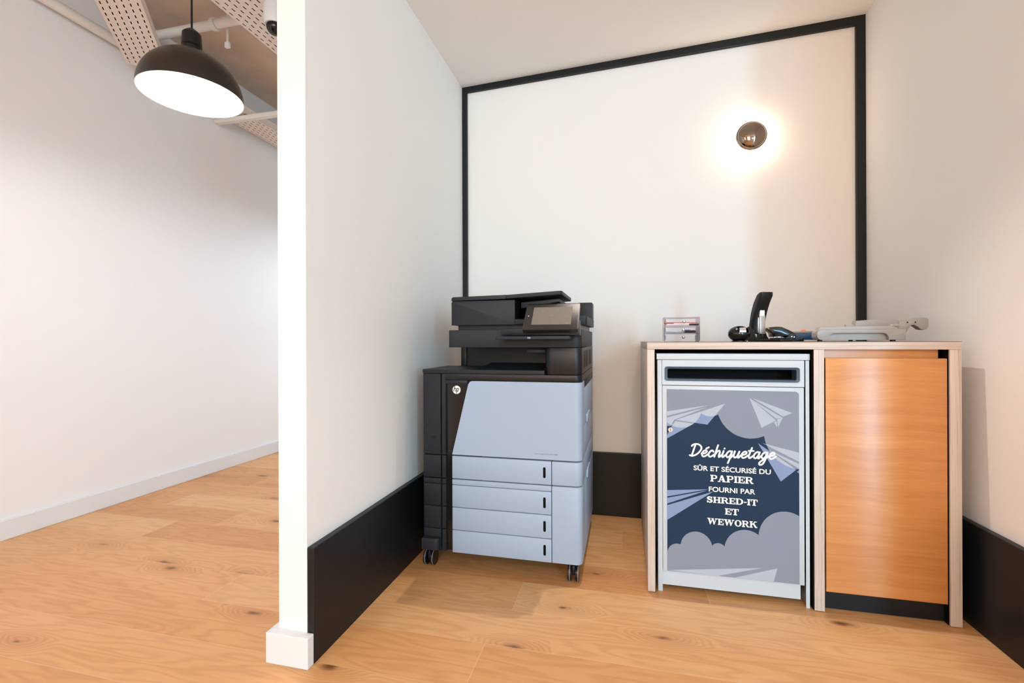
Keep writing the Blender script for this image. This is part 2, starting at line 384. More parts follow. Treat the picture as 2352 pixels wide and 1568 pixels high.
HB, TB = 0.341, 0.0243
def board(name, mb, label): return struct(name, mb, M['black_trim'], label, 'baseboard')
board('baseboard_back', MB().box((XL + TB, YB - TB, 0), (XR - TB, YB, HB), 0.003), 'tall black baseboard along the back wall behind the printer')
board('baseboard_left', MB().box((XL, YE, 0), (XL + TB, YB, HB), 0.003), 'tall black baseboard along the partition left of the printer')
board('baseboard_right', MB().box((XR - TB, 1.12, 0), (XR, YB, HB), 0.003), 'tall black baseboard along the right wall beside the cabinet')
b = MB().box((XP - 0.024, YE - 0.028, 0), (XL + TB - 0.002, YE, 0.09), 0.002)
b.box((XP - 0.024, YE - 0.0, 0), (XP, 5.99, 0.09), 0.002)
struct('baseboard_partition', b, M['white_trim'], 'low white baseboard wrapped round the end of the partition', 'baseboard')
struct('baseboard_corridor', MB().box((XF, YR, 0), (XF + 0.016, 6.0, 0.0964), 0.003), M['white_trim'], 'low white baseboard along the corridor wall', 'baseboard')
# black frame on the back wall
TD = 0.018
t = MB(); t.prism([(XL + 0.0, zc(XL) + 0.004), (XR, zc(XR) + 0.003), (XR, zc(XR) - 0.043), (XL, zc(XL) - 0.031)], YB - TD, YB, 'y', bev=0.002)
struct('trim_1', t, M['black_trim'], 'thin black trim along the top of the back wall', 'trim')
struct('trim_2', MB().box((XL, YB - TD, HB), (XL + 0.030, YB, zc(XL) - 0.028), 0.002), M['black_trim'], 'thin black upright trim in the left corner behind the printer', 'trim')
struct('trim_3', MB().box((XR - 0.040, YB - TD, HB), (XR, YB, zc(XR) - 0.040), 0.002), M['black_trim'], 'black upright trim in the right corner above the cabinet', 'trim')

# ------------------------------------------------------------------ corridor: lamp, trays, pipes, camera
LX, LY, LZ = -1.772, 1.60, 1.987
lamp = thing('pendant_lamp', (LX, LY, LZ), 'black dome pendant lamp hanging in the corridor, white inside', 'lamp')
R0 = 0.1915
outer = [(R0, 0.0)] + [(R0 * math.cos(a), 0.184 * math.sin(a)) for a in [k * PI / 2 / 14 for k in range(1, 14)]]
outer = [(r, z) for r, z in outer if r > 0.034] + [(0.034, 0.182)]
build('lamp_shade', MB().lathe(outer, (LX, LY, LZ), n=64), M['lamp_black'], lamp)
inner = [(r - 0.003, z - 0.003 if z > 0.01 else z) for r, z in outer] + [(0.0, 0.178)]
build('shade_lining', MB().lathe([(R0, 0.0)] + inner, (LX, LY, LZ), n=64), M['lamp_white'], lamp, label='white inner lining of the shade')
cap = MB().lathe([(0, 0.285), (0.010, 0.285), (0.022, 0.276), (0.035, 0.262), (0.038, 0.210), (0.034, 0.206), (0.034, 0.180), (0, 0.180)], (LX, LY, LZ), n=32)
build('lamp_socket', cap, M['black_pl'], lamp)
build('collar', MB().lathe([(0.030, 0.179), (0.040, 0.183), (0.040, 0.191), (0.034, 0.195)], (LX, LY, LZ), n=32), M['dark_metal'], lamp)
build('bulb', MB().ball((LX, LY, LZ + 0.085), 0.032).cyl((LX, LY, LZ + 0.11), (LX, LY, LZ + 0.168), 0.016), M['bulb'], lamp)
build('cord', MB().cyl((LX, LY, LZ + 0.28), (LX, LY, ZC), 0.004, 10), M['black_pl'], lamp)
l = bpy.data.lights.new('pendant_light', 'POINT'); l.energy = POWER['pendant']; l.color = COLOR['pendant']; l.shadow_soft_size = 0.05
lo = bpy.data.objects.new('pendant_light', l); C.objects.link(lo); lo.location = (LX, LY, LZ + 0.035)

# three added lamps, unseen, to brighten the nook, the office and the corridor
for (ox, oy), where in (((-1.772, -1.0), 'added unseen black dome pendant lamp for fill light, nearer the windows'), ((0.25, -1.2), 'added unseen black dome pendant lamp for fill light, in front of the printing nook'), ((-1.772, 4.4), 'added unseen black dome pendant lamp that brightens the far corridor')):
    c = lamp.copy(); link(c); c.location = (ox, oy, LZ); c['label'] = where
    for ch in list(lamp.children):
        d = ch.copy(); link(d, c)
    l2 = l.copy(); k = 'far' if oy > 2 else 'office'; l2.energy = POWER[k]; l2.color = COLOR[k]
    o2 = bpy.data.objects.new('pendant_light', l2); C.objects.link(o2); o2.location = (ox, oy, LZ + 0.035)  # fill light of the added lamp

def perforated(width, length, rows, pitch, slot_l, slot_w, phase=0.0):
    """tray floor in local x (along) / y (across): real slots in staggered rows, with turned-up lips"""
    mb = MB(); bm = mb.bm
    cw = width / rows; n = int(length / pitch)
    def quad(x0, x1, y0, y1):
        if x1 - x0 < 1e-5: return
        bm.faces.new([bm.verts.new(p) for p in ((x0, y0, 0), (x1, y0, 0), (x1, y1, 0), (x0, y1, 0))])
    for r in range(rows):
        y0 = -width / 2 + r * cw; a, b = y0 + (cw - slot_w) / 2, y0 + (cw + slot_w) / 2
        quad(0, length, y0, a); quad(0, length, b, y0 + cw)
        x = 0.0; sh = pitch * (0.5 if r % 2 else 0.0) + pitch * 0.25
        for k in range(n):
            s0 = k * pitch + sh
            if s0 + slot_l > length: break
            quad(x, s0, a, b); x = s0 + slot_l
        quad(x, length, a, b)
    for s in (-1, 1):
        y = s * width / 2
        mb.box((0, min(y, y + s * 0.002), 0), (length, max(y, y + s * 0.002), 0.05))
        mb.cyl((0, y, 0.05), (length, y, 0.05), 0.003, 8)
    return mb
def cable_tray(label, start, ang, width, length, rows, pitch):
    o = thing('cable_tray', start, label, 'cable tray', rz=ang)
    build('tray_floor', perforated(width, length, rows, pitch, pitch * 0.52, width / rows * 0.18), M['tray'], o, smooth=False, local=True)
    build('dark_stand_in', MB().box((0.0, -width / 2 + 0.004, 0.014), (length, width / 2 - 0.004, 0.018)), M['dark_stand_in'], o, smooth=False, local=True, label='dark sheet standing in for the dark tray contents behind the slots')  # added sheet in place of the dark tray contents
    return o
d1 = math.atan2(0.754, -0.657)
cable_tray('cream slotted cable tray slanting to the corridor wall, left of the lamp', (-1.70, 0.985, 2.58), d1, 0.19, 1.60, 6, 0.045)
cable_tray('wide cream slotted cable tray running above the camera, top of the corridor', (-1.965, 0.6, 2.75), PI / 2, 0.29, 5.2, 8, 0.045)
cable_tray('cream slotted cable tray low along the corridor wall beyond the lamp', (-2.73, 2.25, 2.585), PI / 2, 0.20, 3.6, 6, 0.045)
p = thing('wall_pipe', (XF + 0.045, 0.0, 2.70), 'white round pipe along the top of the corridor wall', 'pipe')
build('pipe', MB().cyl((XF + 0.045, -0.5, 2.70), (XF + 0.045, 5.9, 2.70), 0.027), M['pipe'], p)
for y in (1.25, 2.6, 3.9): build('clamp', MB().box((XF, y, 2.665), (XF + 0.075, y + 0.025, 2.735), 0.004), M['pipe'], p)
p = thing('ceiling_pipe', (-2.0, 2.31, 2.86), 'white round pipe crossing the corridor ceiling behind the lamp cord', 'pipe')
build('pipe', MB().cyl((XF + 0.01, 2.31, 2.86), (XP, 2.31, 2.86), 0.026), M['pipe'], p)
build('pipe_coupling', MB().cyl((-2.40, 2.31, 2.86), (-2.37, 2.31, 2.86), 0.036), M['pipe'], p)
build('pipe_coupling', MB().cyl((-2.20, 2.31, 2.86), (-2.175, 2.31, 2.86), 0.033), M['pipe'], p)
build('hanger_rod', MB().cyl((-2.33, 2.345, 2.75), (-2.33, 2.345, ZC), 0.006, 8).box((-2.345, 2.335, 2.73), (-2.315, 2.355, 2.765), 0.004), M['pipe'], p)
p = MB().box((XF, 2.80, 2.545), (-1.62, 2.84, 2.575), 0.004)
for x in (-1.66,): p.cyl((x, 2.82, 2.57), (x, 2.82, ZC), 0.006, 8)
tag(build('support_strut', p, M['pipe'], smooth=False), 'cream metal strut under the far cable tray, right of the lamp', 'strut')
cx, cy = -1.700, 2.0
p = thing('security_camera', (cx, cy, 2.6), 'white dome security camera with black lens under the wide tray', 'camera')
build('housing', MB().lathe([(0, 0.0), (0.046, 0.0), (0.052, -0.015), (0.052, -0.095), (0.046, -0.11), (0, -0.11)], (cx, cy, 2.645), n=40), M['white_trim'], p)
build('lens_dome', MB().ball((cx, cy, 2.530), 0.040, 16), M['black_gl'], p, label='glossy black lens dome')
build('drop_rod', MB().cyl((cx, cy, 2.64), (cx, cy, ZC), 0.012, 12), M['white_trim'], p)

# ------------------------------------------------------------------ wall sconce
SX, SZ = 0.627, 1.972
s = thing('wall_sconce', (SX, YB, SZ), 'round smoked mirror wall light glowing on the back wall above the cabinet', 'wall light')
build('back_plate', MB().lathe([(0, 0), (0.045, 0), (0.045, 0.012), (0, 0.012)], (SX, YB, SZ), (0, -1, 0)), M['dark_metal'], s)
build('light_ring', MB().lathe([(0.040, 0.012), (0.046, 0.014), (0.046, 0.030), (0.040, 0.032)], (SX, YB, SZ), (0, -1, 0)), M['led'], s, label='glowing ring behind the mirror')
build('rim', MB().lathe([(0, 0.034), (0.066, 0.034), (0.0715, 0.038), (0.0715, 0.044), (0.066, 0.047)], (SX, YB, SZ), (0, -1, 0), 64), M['bronze'], s)
dome = [(0.066 * math.cos(a), 0.046 + 0.030 * math.sin(a)) for a in [k * PI / 2 / 12 for k in range(13)]]
build('mirror_dome', MB().lathe(dome, (SX, YB, SZ), (0, -1, 0), 64), M['bronze'], s)
build('pull_switch', MB().cyl((SX - 0.006, YB - 0.036, SZ - 0.070), (SX - 0.006, YB - 0.036, SZ - 0.086), 0.0014, 8).ball((SX - 0.006, YB - 0.036, SZ - 0.088), 0.0025, 8), M['brass'], s)

# recessed ceiling spot of the nook
DX, DY = 0.06, 1.89
s = thing('ceiling_spotlight', (DX, DY, zc(DX)), 'small recessed ceiling spotlight over the printer', 'ceiling light')
build('housing', MB().lathe([(0.030, 0.03), (0.030, 0.0), (0.042, -0.004), (0.042, 0.0), (0.036, 0.03)], (DX, DY, zc(DX) - 0.001)), M['white_trim'], s)
l = bpy.data.lights.new('spot_light', 'SPOT'); l.energy = POWER['spot']; l.color = COLOR['spot']; l.shadow_soft_size = 0.013; l.spot_size = math.radians(84); l.spot_blend = 0.7
lo = bpy.data.objects.new('spot_light', l); C.objects.link(lo); lo.location = (DX, DY, zc(DX) - 0.012)
lo.rotation_euler = (Vector((0.36, 1.22, 0)) - lo.location).to_track_quat('-Z', 'Y').to_euler()

# ------------------------------------------------------------------ printer
PX0, PX1, PF, PB = -0.816, -0.157, 1.80, 2.44
pr = thing('office_printer', ((PX0 + PX1) / 2, 2.12, 0), 'large black and silver multifunction office printer on casters', 'printer')
build('main_body', MB().box((PX0 + 0.012, PF + 0.02, 0.088), (PX1 - 0.012, PB, 0.815), 0.004), M['black_pl'], pr)
rows = [(0.083, 0.1735), (0.1765, 0.2665), (0.2695, 0.3585), (0.361, 0.3815), (0.386, 0.4775), (0.4815, 0.789)]
lc = MB()
for z0, z1 in rows[:-1] + [(0.4815, 0.814)]:
    lc.prism(rrect(PX0, PF, -0.7362, PB, 0.010, 4, (1, 0, 0, 0)), z0, z1, 'z', bev=0.001)
    lc.prism(rrect(-0.7352, PF + 0.001, -0.7145, PF + 0.06, 0.016, 6, (0, 1, 0, 0)), z0, z1, 'z', bev=0.001)
lc = build('left_cover', lc, M['charcoal'], pr)
build('power_button', MB().prism(rrect(-0.779, 0.543, -0.759, 0.558, 0.003), PF - 0.0015, PF + 0.001, 'y').prism(rrect(-0.772, 0.547, -0.766, 0.553, 0.002), PF - 0.002, PF, 'y'), M['black_pl'], lc)
ip = MB().box((-0.7145, PF + 0.012, 0.086), (-0.56, PF + 0.03, 0.786))
ip = build('logo_panel', ip, M['black_gl'], pr)
ip2 = MB().box((-0.718, PF + 0.002, 0.772), (-0.62, PF + 0.02, 0.789), 0.004)
build('panel_lip', ip2, M['charcoal'], pr)
LGX, LGZ, LGR = -0.670, 0.748, 0.0172
lg = build('logo_badge', MB().cyl((LGX, PF + 0.0123, LGZ), (LGX, PF + 0.0105, LGZ), LGR, 40), M['white_mark'], pr, label='round white badge with black letters')

def catmull(pts, n=8):
    if len(pts) < 3: return pts
    P = [pts[0]] + list(pts) + [pts[-1]]; out = []
    for i in range(1, len(P) - 2):
        for k in range(n):
            t = k / n; a, b, c, d = P[i - 1], P[i], P[i + 1], P[i + 2]
            out.append(tuple(0.5 * ((2 * b[j]) + (-a[j] + c[j]) * t + (2 * a[j] - 5 * b[j] + 4 * c[j] - d[j]) * t * t + (-a[j] + 3 * b[j] - 3 * c[j] + d[j]) * t ** 3) for j in (0, 1)))
    out.append(tuple(pts[-1])); return out
STROKES = [0]
def stroke(mb, pts, w, y, slot=0, th=0.0003, caps=True):
    """a pen stroke of width w on the plane y"""
    bm = mb.bm; L, Rr = [], []
    STROKES[0] += 1; y -= 0.00005 * (STROKES[0] % 40)
    for i, p in enumerate(pts):
        a = pts[max(0, i - 1)]; b = pts[min(len(pts) - 1, i + 1)]
        dx, dz = b[0] - a[0], b[1] - a[1]; n = math.hypot(dx, dz) or 1
        nx, nz = -dz / n * w / 2, dx / n * w / 2
        L.append(bm.verts.new((p[0] + nx, y - th, p[1] + nz))); Rr.append(bm.verts.new((p[0] - nx, y - th, p[1] - nz)))
    for i in range(len(pts) - 1):
        f = bm.faces.new((L[i], Rr[i], Rr[i + 1], L[i + 1])); f.material_index = slot
    if caps:
        for i, p in enumerate((pts[0], pts[-1])):
            f = bm.faces.new([bm.verts.new((p[0] + w / 2 * math.cos(2 * PI * k / 14), y - th - 0.000015 * (i + 1), p[1] + w / 2 * math.sin(2 * PI * k / 14))) for k in range(14)]); f.material_index = slot
hp = MB(); k = LGR
H_ = lambda x, z: (LGX + (x + 0.22 * z) * k, LGZ + z * k)
for pts in ([(-0.62, -0.42), (-0.62, 0.88)], [(-0.62, 0.2), (-0.35, 0.36), (-0.16, 0.24), (-0.16, -0.42)], [(0.14, -0.92), (0.14, 0.36)], [(0.14, 0.36), (0.42, 0.34), (0.52, 0.1), (0.42, -0.32), (0.14, -0.38)]):
    stroke(hp, [H_(*q) for q in (catmull(pts) if len(pts) > 2 else pts)], k * 0.17, PF + 0.0105, caps=False)
build('logo_letters', hp, M['black_gl'], lg, smooth=False, label='black italic hp letters')

def corner(mb, x0, z0, z1, y1=PB, r=0.028, bev=0.0015, dx=0.0):
    """front piece whose right corner rounds into the side"""
    mb.prism(rrect(x0, PF, PX1 + dx, y1, r, 8, (0, 1, 0, 0)), z0, z1, 'z', bev=bev)
    return mb
fd = MB()
def dz_left(z): return -0.686 + (z - 0.484) / (0.780 - 0.484) * (0.686 - 0.614)
def bent_shell(mb, left, z0, z1, y1, r, th):
    """front plate whose right edge bends round a corner of radius r into the side; left is the left outline from bottom to top"""
    path = [(PX1 - r, PF)] + [(PX1 - r + r * math.sin(k * PI / 20), PF + r - r * math.cos(k * PI / 20)) for k in range(1, 11)] + [(PX1, y1)]
    inner = [(PX1 - r, PF + th)] + [(PX1 - r + (r - th) * math.sin(k * PI / 20), PF + r - (r - th) * math.cos(k * PI / 20)) for k in range(1, 11)] + [(PX1 - th, y1)]
    bm = mb.bm; n = len(left)
    V = lambda p, z: bm.verts.new((p[0], p[1], z))
    o0 = [V(p, z0) for p in path]; o1 = [V(p, z1) for p in path]; i0 = [V(p, z0) for p in inner]; i1 = [V(p, z1) for p in inner]
    lo = [bm.verts.new((x, PF, z)) for x, z in left]; li = [bm.verts.new((x, PF + th, z)) for x, z in left]
    bm.faces.new(lo[::-1] + [o0[0], o1[0]]); bm.faces.new(li + [i1[0], i0[0]])
    for k in range(n - 1): bm.faces.new((lo[k], lo[k + 1], li[k + 1], li[k]))
    bm.faces.new((lo[0], li[0], i0[0], o0[0])); bm.faces.new((lo[-1], o1[0], i1[0], li[-1]))
    for k in range(len(path) - 1):
        bm.faces.new((o0[k], o0[k + 1], o1[k + 1], o1[k])); bm.faces.new((i0[k + 1], i0[k], i1[k], i1[k + 1]))
        bm.faces.new((o0[k + 1], o0[k], i0[k], i0[k + 1])); bm.faces.new((o1[k], o1[k + 1], i1[k + 1], i1[k]))
    bm.faces.new((o0[-1], i0[-1], i1[-1], o1[-1]))
    bmesh.ops.recalc_face_normals(bm, faces=bm.faces[:])
zt0 = dz_left(0.786)
bent_shell(fd, [(dz_left(0.4835), 0.4835), (dz_left(0.772), 0.772), (zt0 + 0.0025, 0.7805), (zt0 + 0.008, 0.7845), (zt0 + 0.016, 0.786)], 0.4835, 0.786, PF + 0.12, 0.028, 0.014)
fd = build('front_door', fd, M['silver'], pr, label='silver grey front door with slanted left edge')

def text_mesh(txt, size, x, z, y, align='LEFT', offset=0.0, spacing=1.0, shear=0.0):
    cu = bpy.data.curves.new('text', 'FONT'); cu.body = txt; cu.size = size; cu.align_x = align; cu.offset = offset
    cu.space_character = spacing; cu.shear = shear; cu.fill_mode = 'FRONT'; cu.resolution_u = 4
    o = bpy.data.objects.new('text', cu); C.objects.link(o)
    dg = bpy.context.evaluated_depsgraph_get(); me = bpy.data.meshes.new_from_object(o.evaluated_get(dg))
    bpy.data.objects.remove(o); bpy.data.curves.remove(cu)
    mb = MB(); mb.bm.from_mesh(me); bpy.data.meshes.remove(me)
    for v in mb.bm.verts: v.co = Vector((x + v.co.x, y, z + v.co.y))
    return mb
build('model_lettering', text_mesh('Color LaserJet Flow MFP M880', 0.0072, -0.342, 0.503, PF - 0.0004), M['grey_mark'], fd, smooth=False, label='tiny grey model lettering')

def slot_handle(parent, z):
    h = MB().prism(rrect(-0.3085, z - 0.021, -0.2985, z + 0.021, 0.0045), PF - 0.0006, PF + 0.004, 'y')  # raised dark plate; the shade of the recess is in its colour
    build('painted_handle_slot', h, M['black_void'], parent)
for i, (z0, z1) in enumerate([rows[4], rows[2], rows[1], rows[0]]):
    d = build('paper_drawer', MB().box((-0.686, PF, z0), (-0.2765, PF + 0.03, z1), 0.0012), M['silver'], pr)
    slot_handle(d, (z0 + z1) / 2 + 0.001)
build('filler_strip', MB().box((-0.686, PF, rows[3][0]), (-0.2765, PF + 0.03, rows[3][1]), 0.001), M['silver'], pr)
build('corner_panel', corner(MB(), -0.2735, 0.386, 0.4775, PF + 0.12), M['silver'], pr)
build('corner_panel', corner(MB(), -0.2735, 0.083, 0.3815, PF + 0.12), M['silver'], pr)
sp = MB()
for z0, z1 in ((0.083, 0.3815), (0.386, 0.4775), (0.4835, 0.60), (0.603, 0.755)):
    sp.box((PX1 - 0.05, PF + 0.1225, z0), (PX1, PB, z1), 0.0015)
sp = build('side_panel', sp, M['silver'], pr)
for z in (0.60, 0.36): build('side_latch', MB().box((PX1 - 0.004, 2.02, z), (PX1 + 0.006, 2.16, z + 0.033), 0.003), M['silver'], sp)
build('side_band', MB().box((PX1 - 0.05, PF + 0.1225, 0.757), (PX1, PB, 0.789), 0.001), M['charcoal'], pr)
build('top_band', corner(MB(), -0.716, 0.789, 0.8145), M['black_pl'], pr)
ot = MB().prism(rrect(PX0, PF - 0.003, -0.302, 2.085, 0.006, 3, (1, 0, 0, 0)), 0.8155, 0.832, 'z', bev=0.002)
ot.prism([(1.86, 0.832), (2.085, 0.832), (2.085, 0.848), (1.95, 0.836)], -0.60, -0.33, 'x')
build('output_tray', ot, M['charcoal'], pr)
rb = MB().box((-0.735, 2.085, 0.815), (PX1 - 0.004, PB, 0.922)).box((-0.745, 2.075, 0.815), (-0.718, 2.40, 0.922), 0.003)
build('rear_housing', rb, M['black_pl'], pr)
rp = MB().prism(rrect(-0.302, PF, PX1, PB, 0.028, 8, (1, 1, 0, 0)), 0.8165, 0.9205, 'z', bev=0.001)
rp = build('right_pillar', rp, M['black_pl'], pr)
vg = MB()
for k in range(13):
    z = 0.838 + k * 0.0055
    for y0, y1 in ((1.90, 1.955), (1.985, 2.10), (2.16, 2.34)):
        vg.box((PX1 - 0.001, y0, z), (PX1 + 0.0006, y1, z + 0.0027))
build('vent_grille', vg, M['black_void'], rp, smooth=False)
build('paper_sensor', MB().box((-0.385, 1.86, 0.898), (-0.302, 1.90, 0.915), 0.004), M['charcoal'], pr)
sb = MB().prism(rrect(-0.697, PF - 0.002, PX1, 2.42, 0.028, 8, (0, 1, 0, 0)), 0.9225, 0.993, 'z', bev=0.002)
build('scanner_base', sb, M['charcoal'], pr)
build('scanner_gap', MB().box((-0.668, PF + 0.03, 0.992), (-0.17, 2.40, 1.014)), M['black_pl'], pr)
df = MB().prism(rrect(-0.687, 1.013, -0.42, 1.111, 0.006, 3, (0, 0, 0, 1)), PF, 2.40, 'y', bev=0.002)
df.box((-0.4195, PF + 0.0005, 1.013), (-0.20, 2.40, 1.034), 0.001)
df.box((-0.42, 2.15, 1.03), (-0.30, 2.40, 1.10), 0.003)
build('document_feeder', df, M['charcoal'], pr)
lid = MB().prism([(-0.687, 1.1125), (-0.456, 1.1165), (-0.456, 1.1325), (-0.680, 1.1285), (-0.687, 1.123)], PF - 0.001, 2.40, 'y', bev=0.002)
build('feeder_cover', lid, M['charcoal'], pr)
it = MB(); tp = []
n0 = len(it.bm.verts)
it.prism(rrect(-0.4545, PF - 0.001, -0.232, 2.14, 0.014, 5, (0, 1, 1, 0)), 0.0, 0.015, 'z', bev=0.002)
for v in it.bm.verts: v.co.z += 1.1170 + (v.co.x + 0.4545) * 0.05
it.prism([(-0.405, 1.080), (-0.25, 1.104), (-0.25, 1.116), (-0.405, 1.105)], PF + 0.05, 2.10, 'y', bev=0.002)
build('feeder_tray', it, M['charcoal'], pr)
build('feeder_interior', MB().box((-0.4185, 1.99, 1.0345), (-0.23, 2.0, 1.10)).box((-0.4193, PF + 0.004, 1.0345), (-0.4183, 2.0, 1.11)).box((-0.418, PF + 0.004, 1.0342), (-0.235, 1.99, 1.0352)), M['black_void'], pr)
build('feeder_stop', MB().box((-0.215, 2.26, 1.02), (-0.147, 2.38, 1.131), 0.002), M['charcoal'], pr)
build('scanner_rim', MB().prism(rrect(-0.30, 1.95, -0.1475, 2.40, 0.012, 4, (0, 1, 0, 0)), 1.014, 1.052, 'z', bev=0.003), M['charcoal'], pr)
# keyboard drawer and tilted touch screen
kb = MB().box((-0.459, 1.735, 0.968), (PX1 - 0.002, 1.80, 0.996), 0.002)
build('keyboard_housing', kb, M['black_pl'], pr)
kt = build('keyboard_tray', MB().box((-0.468, 1.68, 0.954), (-0.190, 1.80, 0.9655), 0.0015), M['charcoal'], pr)
build('tray_tag', MB().prism(rrect(-0.345, 0.9565, -0.333, 0.963, 0.0015), 1.6795, 1.681, 'y'), M['blue_tag'], kt, label='small blue tag on the tray edge')
a = math.atan2(0.10, 0.104)
W_, H2 = 0.208, math.hypot(0.10, 0.104)
mt = Matrix.Translation((-0.265, 1.70, 0.990)) @ Matrix.Rotation(-a, 4, 'X')
sc = MB().prism(rrect(-W_ / 2, 0, W_ / 2, H2, 0.007), -0.0, 0.016, 'y', bev=0.0015).xform(mt)
sc = build('control_screen', sc, mat('screen_bezel', (0.014, 0.013, 0.012), 0.4), pr)
build('display', MB().prism([(-0.073, 0.026), (0.076, 0.026), (0.076, 0.122), (-0.073, 0.122)], -0.0006, 0.001, 'y').xform(mt), M['screen'], sc, label='dim grey lit display')
for x, z in ((-0.035, 0.098), (0.02, 0.100), (0.02, 0.108), (0.0, 0.074), (0.056, 0.070), (0.06, 0.032)): build('screen_icon', MB().prism(rrect(x - 0.004, z - 0.0022, x + 0.004, z + 0.0022, 0.0015), -0.0010, -0.0004, 'y').xform(mt), M['screen_icon'], sc)
build('indicator_light', MB().cyl((-0.089, -0.0006, 0.074), (-0.089, 0.001, 0.074), 0.002, 12).xform(mt), M['led_blue'], sc, label='tiny blue indicator light')
build('screen_hinge', MB().box((-0.24, 1.76, 0.995), (-0.165, 1.86, 1.03), 0.004), M['black_pl'], pr)
build('foot_cover', MB().prism(rrect(-0.810, PF - 0.028, -0.738, PF + 0.05, 0.016, 6, (0, 1, 0, 0)), 0.094, 0.142, 'z', bev=0.002), M['charcoal'], pr)
for x in (-0.195, -0.803):
    for y in (1.85, 2.385):
        z0 = 0.094 if x < -0.5 else 0.084
        cs = build('caster', MB().cyl((x, y + 0.012, 0.05), (x, y + 0.012, z0 + 0.01), 0.009).box((x - 0.007, y - 0.022, 0.028), (x + 0.007, y + 0.022, 0.066), 0.005), M['black_pl'], pr)
        for sx in (-1, 1):
            xa, xb = x + sx * 0.008, x + sx * 0.022
            build('wheel', MB().cyl((xa, y, 0.033), (xb, y, 0.033), 0.033, 28), M['black_gl'], cs)
            build('wheel_rim', MB().lathe([(0.026, 0), (0.0335, 0), (0.0335, 0.004), (0.026, 0.004)], (x + sx * 0.0165, y, 0.033), (1, 0, 0), 28, True), M['wheel_rim'], cs)

# ------------------------------------------------------------------ plywood cabinet
CX0, CX1, CY0, CY1, CH = 0.086, 1.078, 1.828, 2.50, 0.942
TH = 0.027
cb = thing('plywood_cabinet', ((CX0 + CX1) / 2, 2.16, 0), 'pale birch plywood cabinet with open left bay and one orange-toned door', 'cabinet')
build('top_panel', MB().box((CX0, CY0, CH - 0.027), (CX1, CY1, CH - 0.0015), 0.0008).box((CX0 - 0.0003, CY0 - 0.0003, CH - 0.0015), (CX1 + 0.0003, CY1, CH), slot=1), [M['ply_h'], mat('top_laminate', srgb(120, 96, 80), 0.4)], cb)
build('side_panel', MB().box((CX0, CY0, 0.003), (CX0 + TH, CY1, CH - 0.0275), 0.0008), M['ply_v'], cb)
build('side_panel', MB().box((CX1 - 0.033, CY0, 0.003), (CX1, CY1, CH - 0.0275), 0.0008), M['ply_v'], cb)
build('divider', MB().box((0.646, CY0, 0.003), (0.678, CY1, CH - 0.0275), 0.0008), M['ply_v'], cb)
build('back_panel', MB().box((CX0 + TH, CY1 - 0.012, 0.05), (CX1 - 0.033, CY1, CH - 0.0275)), M['black_void'], cb)
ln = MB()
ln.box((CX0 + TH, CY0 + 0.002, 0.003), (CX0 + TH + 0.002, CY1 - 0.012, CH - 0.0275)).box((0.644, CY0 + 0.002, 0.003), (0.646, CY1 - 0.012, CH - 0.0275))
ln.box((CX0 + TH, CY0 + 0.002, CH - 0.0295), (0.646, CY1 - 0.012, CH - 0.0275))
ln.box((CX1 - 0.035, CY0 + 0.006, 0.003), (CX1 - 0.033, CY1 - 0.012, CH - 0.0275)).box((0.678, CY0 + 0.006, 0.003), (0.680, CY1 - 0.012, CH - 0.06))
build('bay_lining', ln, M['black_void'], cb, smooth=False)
build('door', MB().box((0.6835, CY0 + 0.003, 0.072), (1.0395, CY0 + 0.021, 0.885), 0.0012), M['veneer'], cb)
build('top_rail', MB().box((0.679, CY0 + 0.032, CH - 0.066), (1.030, CY0 + 0.05, CH - 0.0275)), M['veneer'], cb)
build('toe_kick', MB().box((0.680, CY0 + 0.030, 0.002), (1.043, CY0 + 0.048, 0.075)), M['black_trim'], cb)

# ------------------------------------------------------------------ shredding console
SX0, SX1, SY0, SY1, SZ1 = 0.121, 0.641, 1.842, 2.30, 0.899
sh = thing('shredding_console', (0.38, 2.07, 0), 'pale grey paper shredding bin with slot and navy cloud poster, inside the cabinet', 'shredding bin')
cs = MB()
cs.box((SX0 + 0.003, SY0 + 0.004, 0.0), (0.1408, SY1, 0.875), 0.0008)                         # left upright
cs2 = MB(); cs2.prism(rrect(0.6212, SY0 + 0.002, SX1 - 0.004, SY1, 0.012, 6, (0, 1, 0, 0)), 0.0, 0.875, 'z')     # right upright, rounded
build('upright', cs, M['console'], sh); build('upright', cs2, M['console'], sh)
build('body_shell', MB().box((SX0 + 0.019, SY0 + 0.045, 0.03), (0.622, SY1, 0.775)).box((SX0 + 0.019, SY0 + 0.09, 0.775), (0.622, SY1, 0.87)), M['black_void'], sh)
# fascia with a real slot opening
fz0, fz1, hx0, hx1, hz0, hz1 = 0.781, 0.875, 0.150, 0.606, 0.797, 0.850
fa = MB()
fa.box((0.1412, SY0, fz0), (0.6208, SY0 + 0.018, hz0 + 0.004)).box((0.1412, SY0, hz1 - 0.004), (0.6208, SY0 + 0.018, fz1))
fa.box((0.1412, SY0, hz0 + 0.004), (hx0 + 0.004, SY0 + 0.018, hz1 - 0.004)).box((hx1 - 0.004, SY0, hz0 + 0.004), (0.6208, SY0 + 0.018, hz1 - 0.004))
build('fascia', fa, M['console'], sh)
sf = MB(); o_ = rrect(hx0, hz0, hx1, hz1, 0.009, 6); i_ = rrect(hx0 + 0.010, hz0 + 0.008, hx1 - 0.010, hz1 - 0.008, 0.005, 6)
bm = sf.bm; ya, yb = SY0 - 0.004, SY0 + 0.02
vo = [bm.verts.new((x, ya, z)) for x, z in o_]; vi = [bm.verts.new((x, ya + 0.003, z)) for x, z in i_]
vo2 = [bm.verts.new((x, SY0 + 0.001, z)) for x, z in o_]; vi2 = [bm.verts.new((x, yb + 0.03, z)) for x, z in i_]
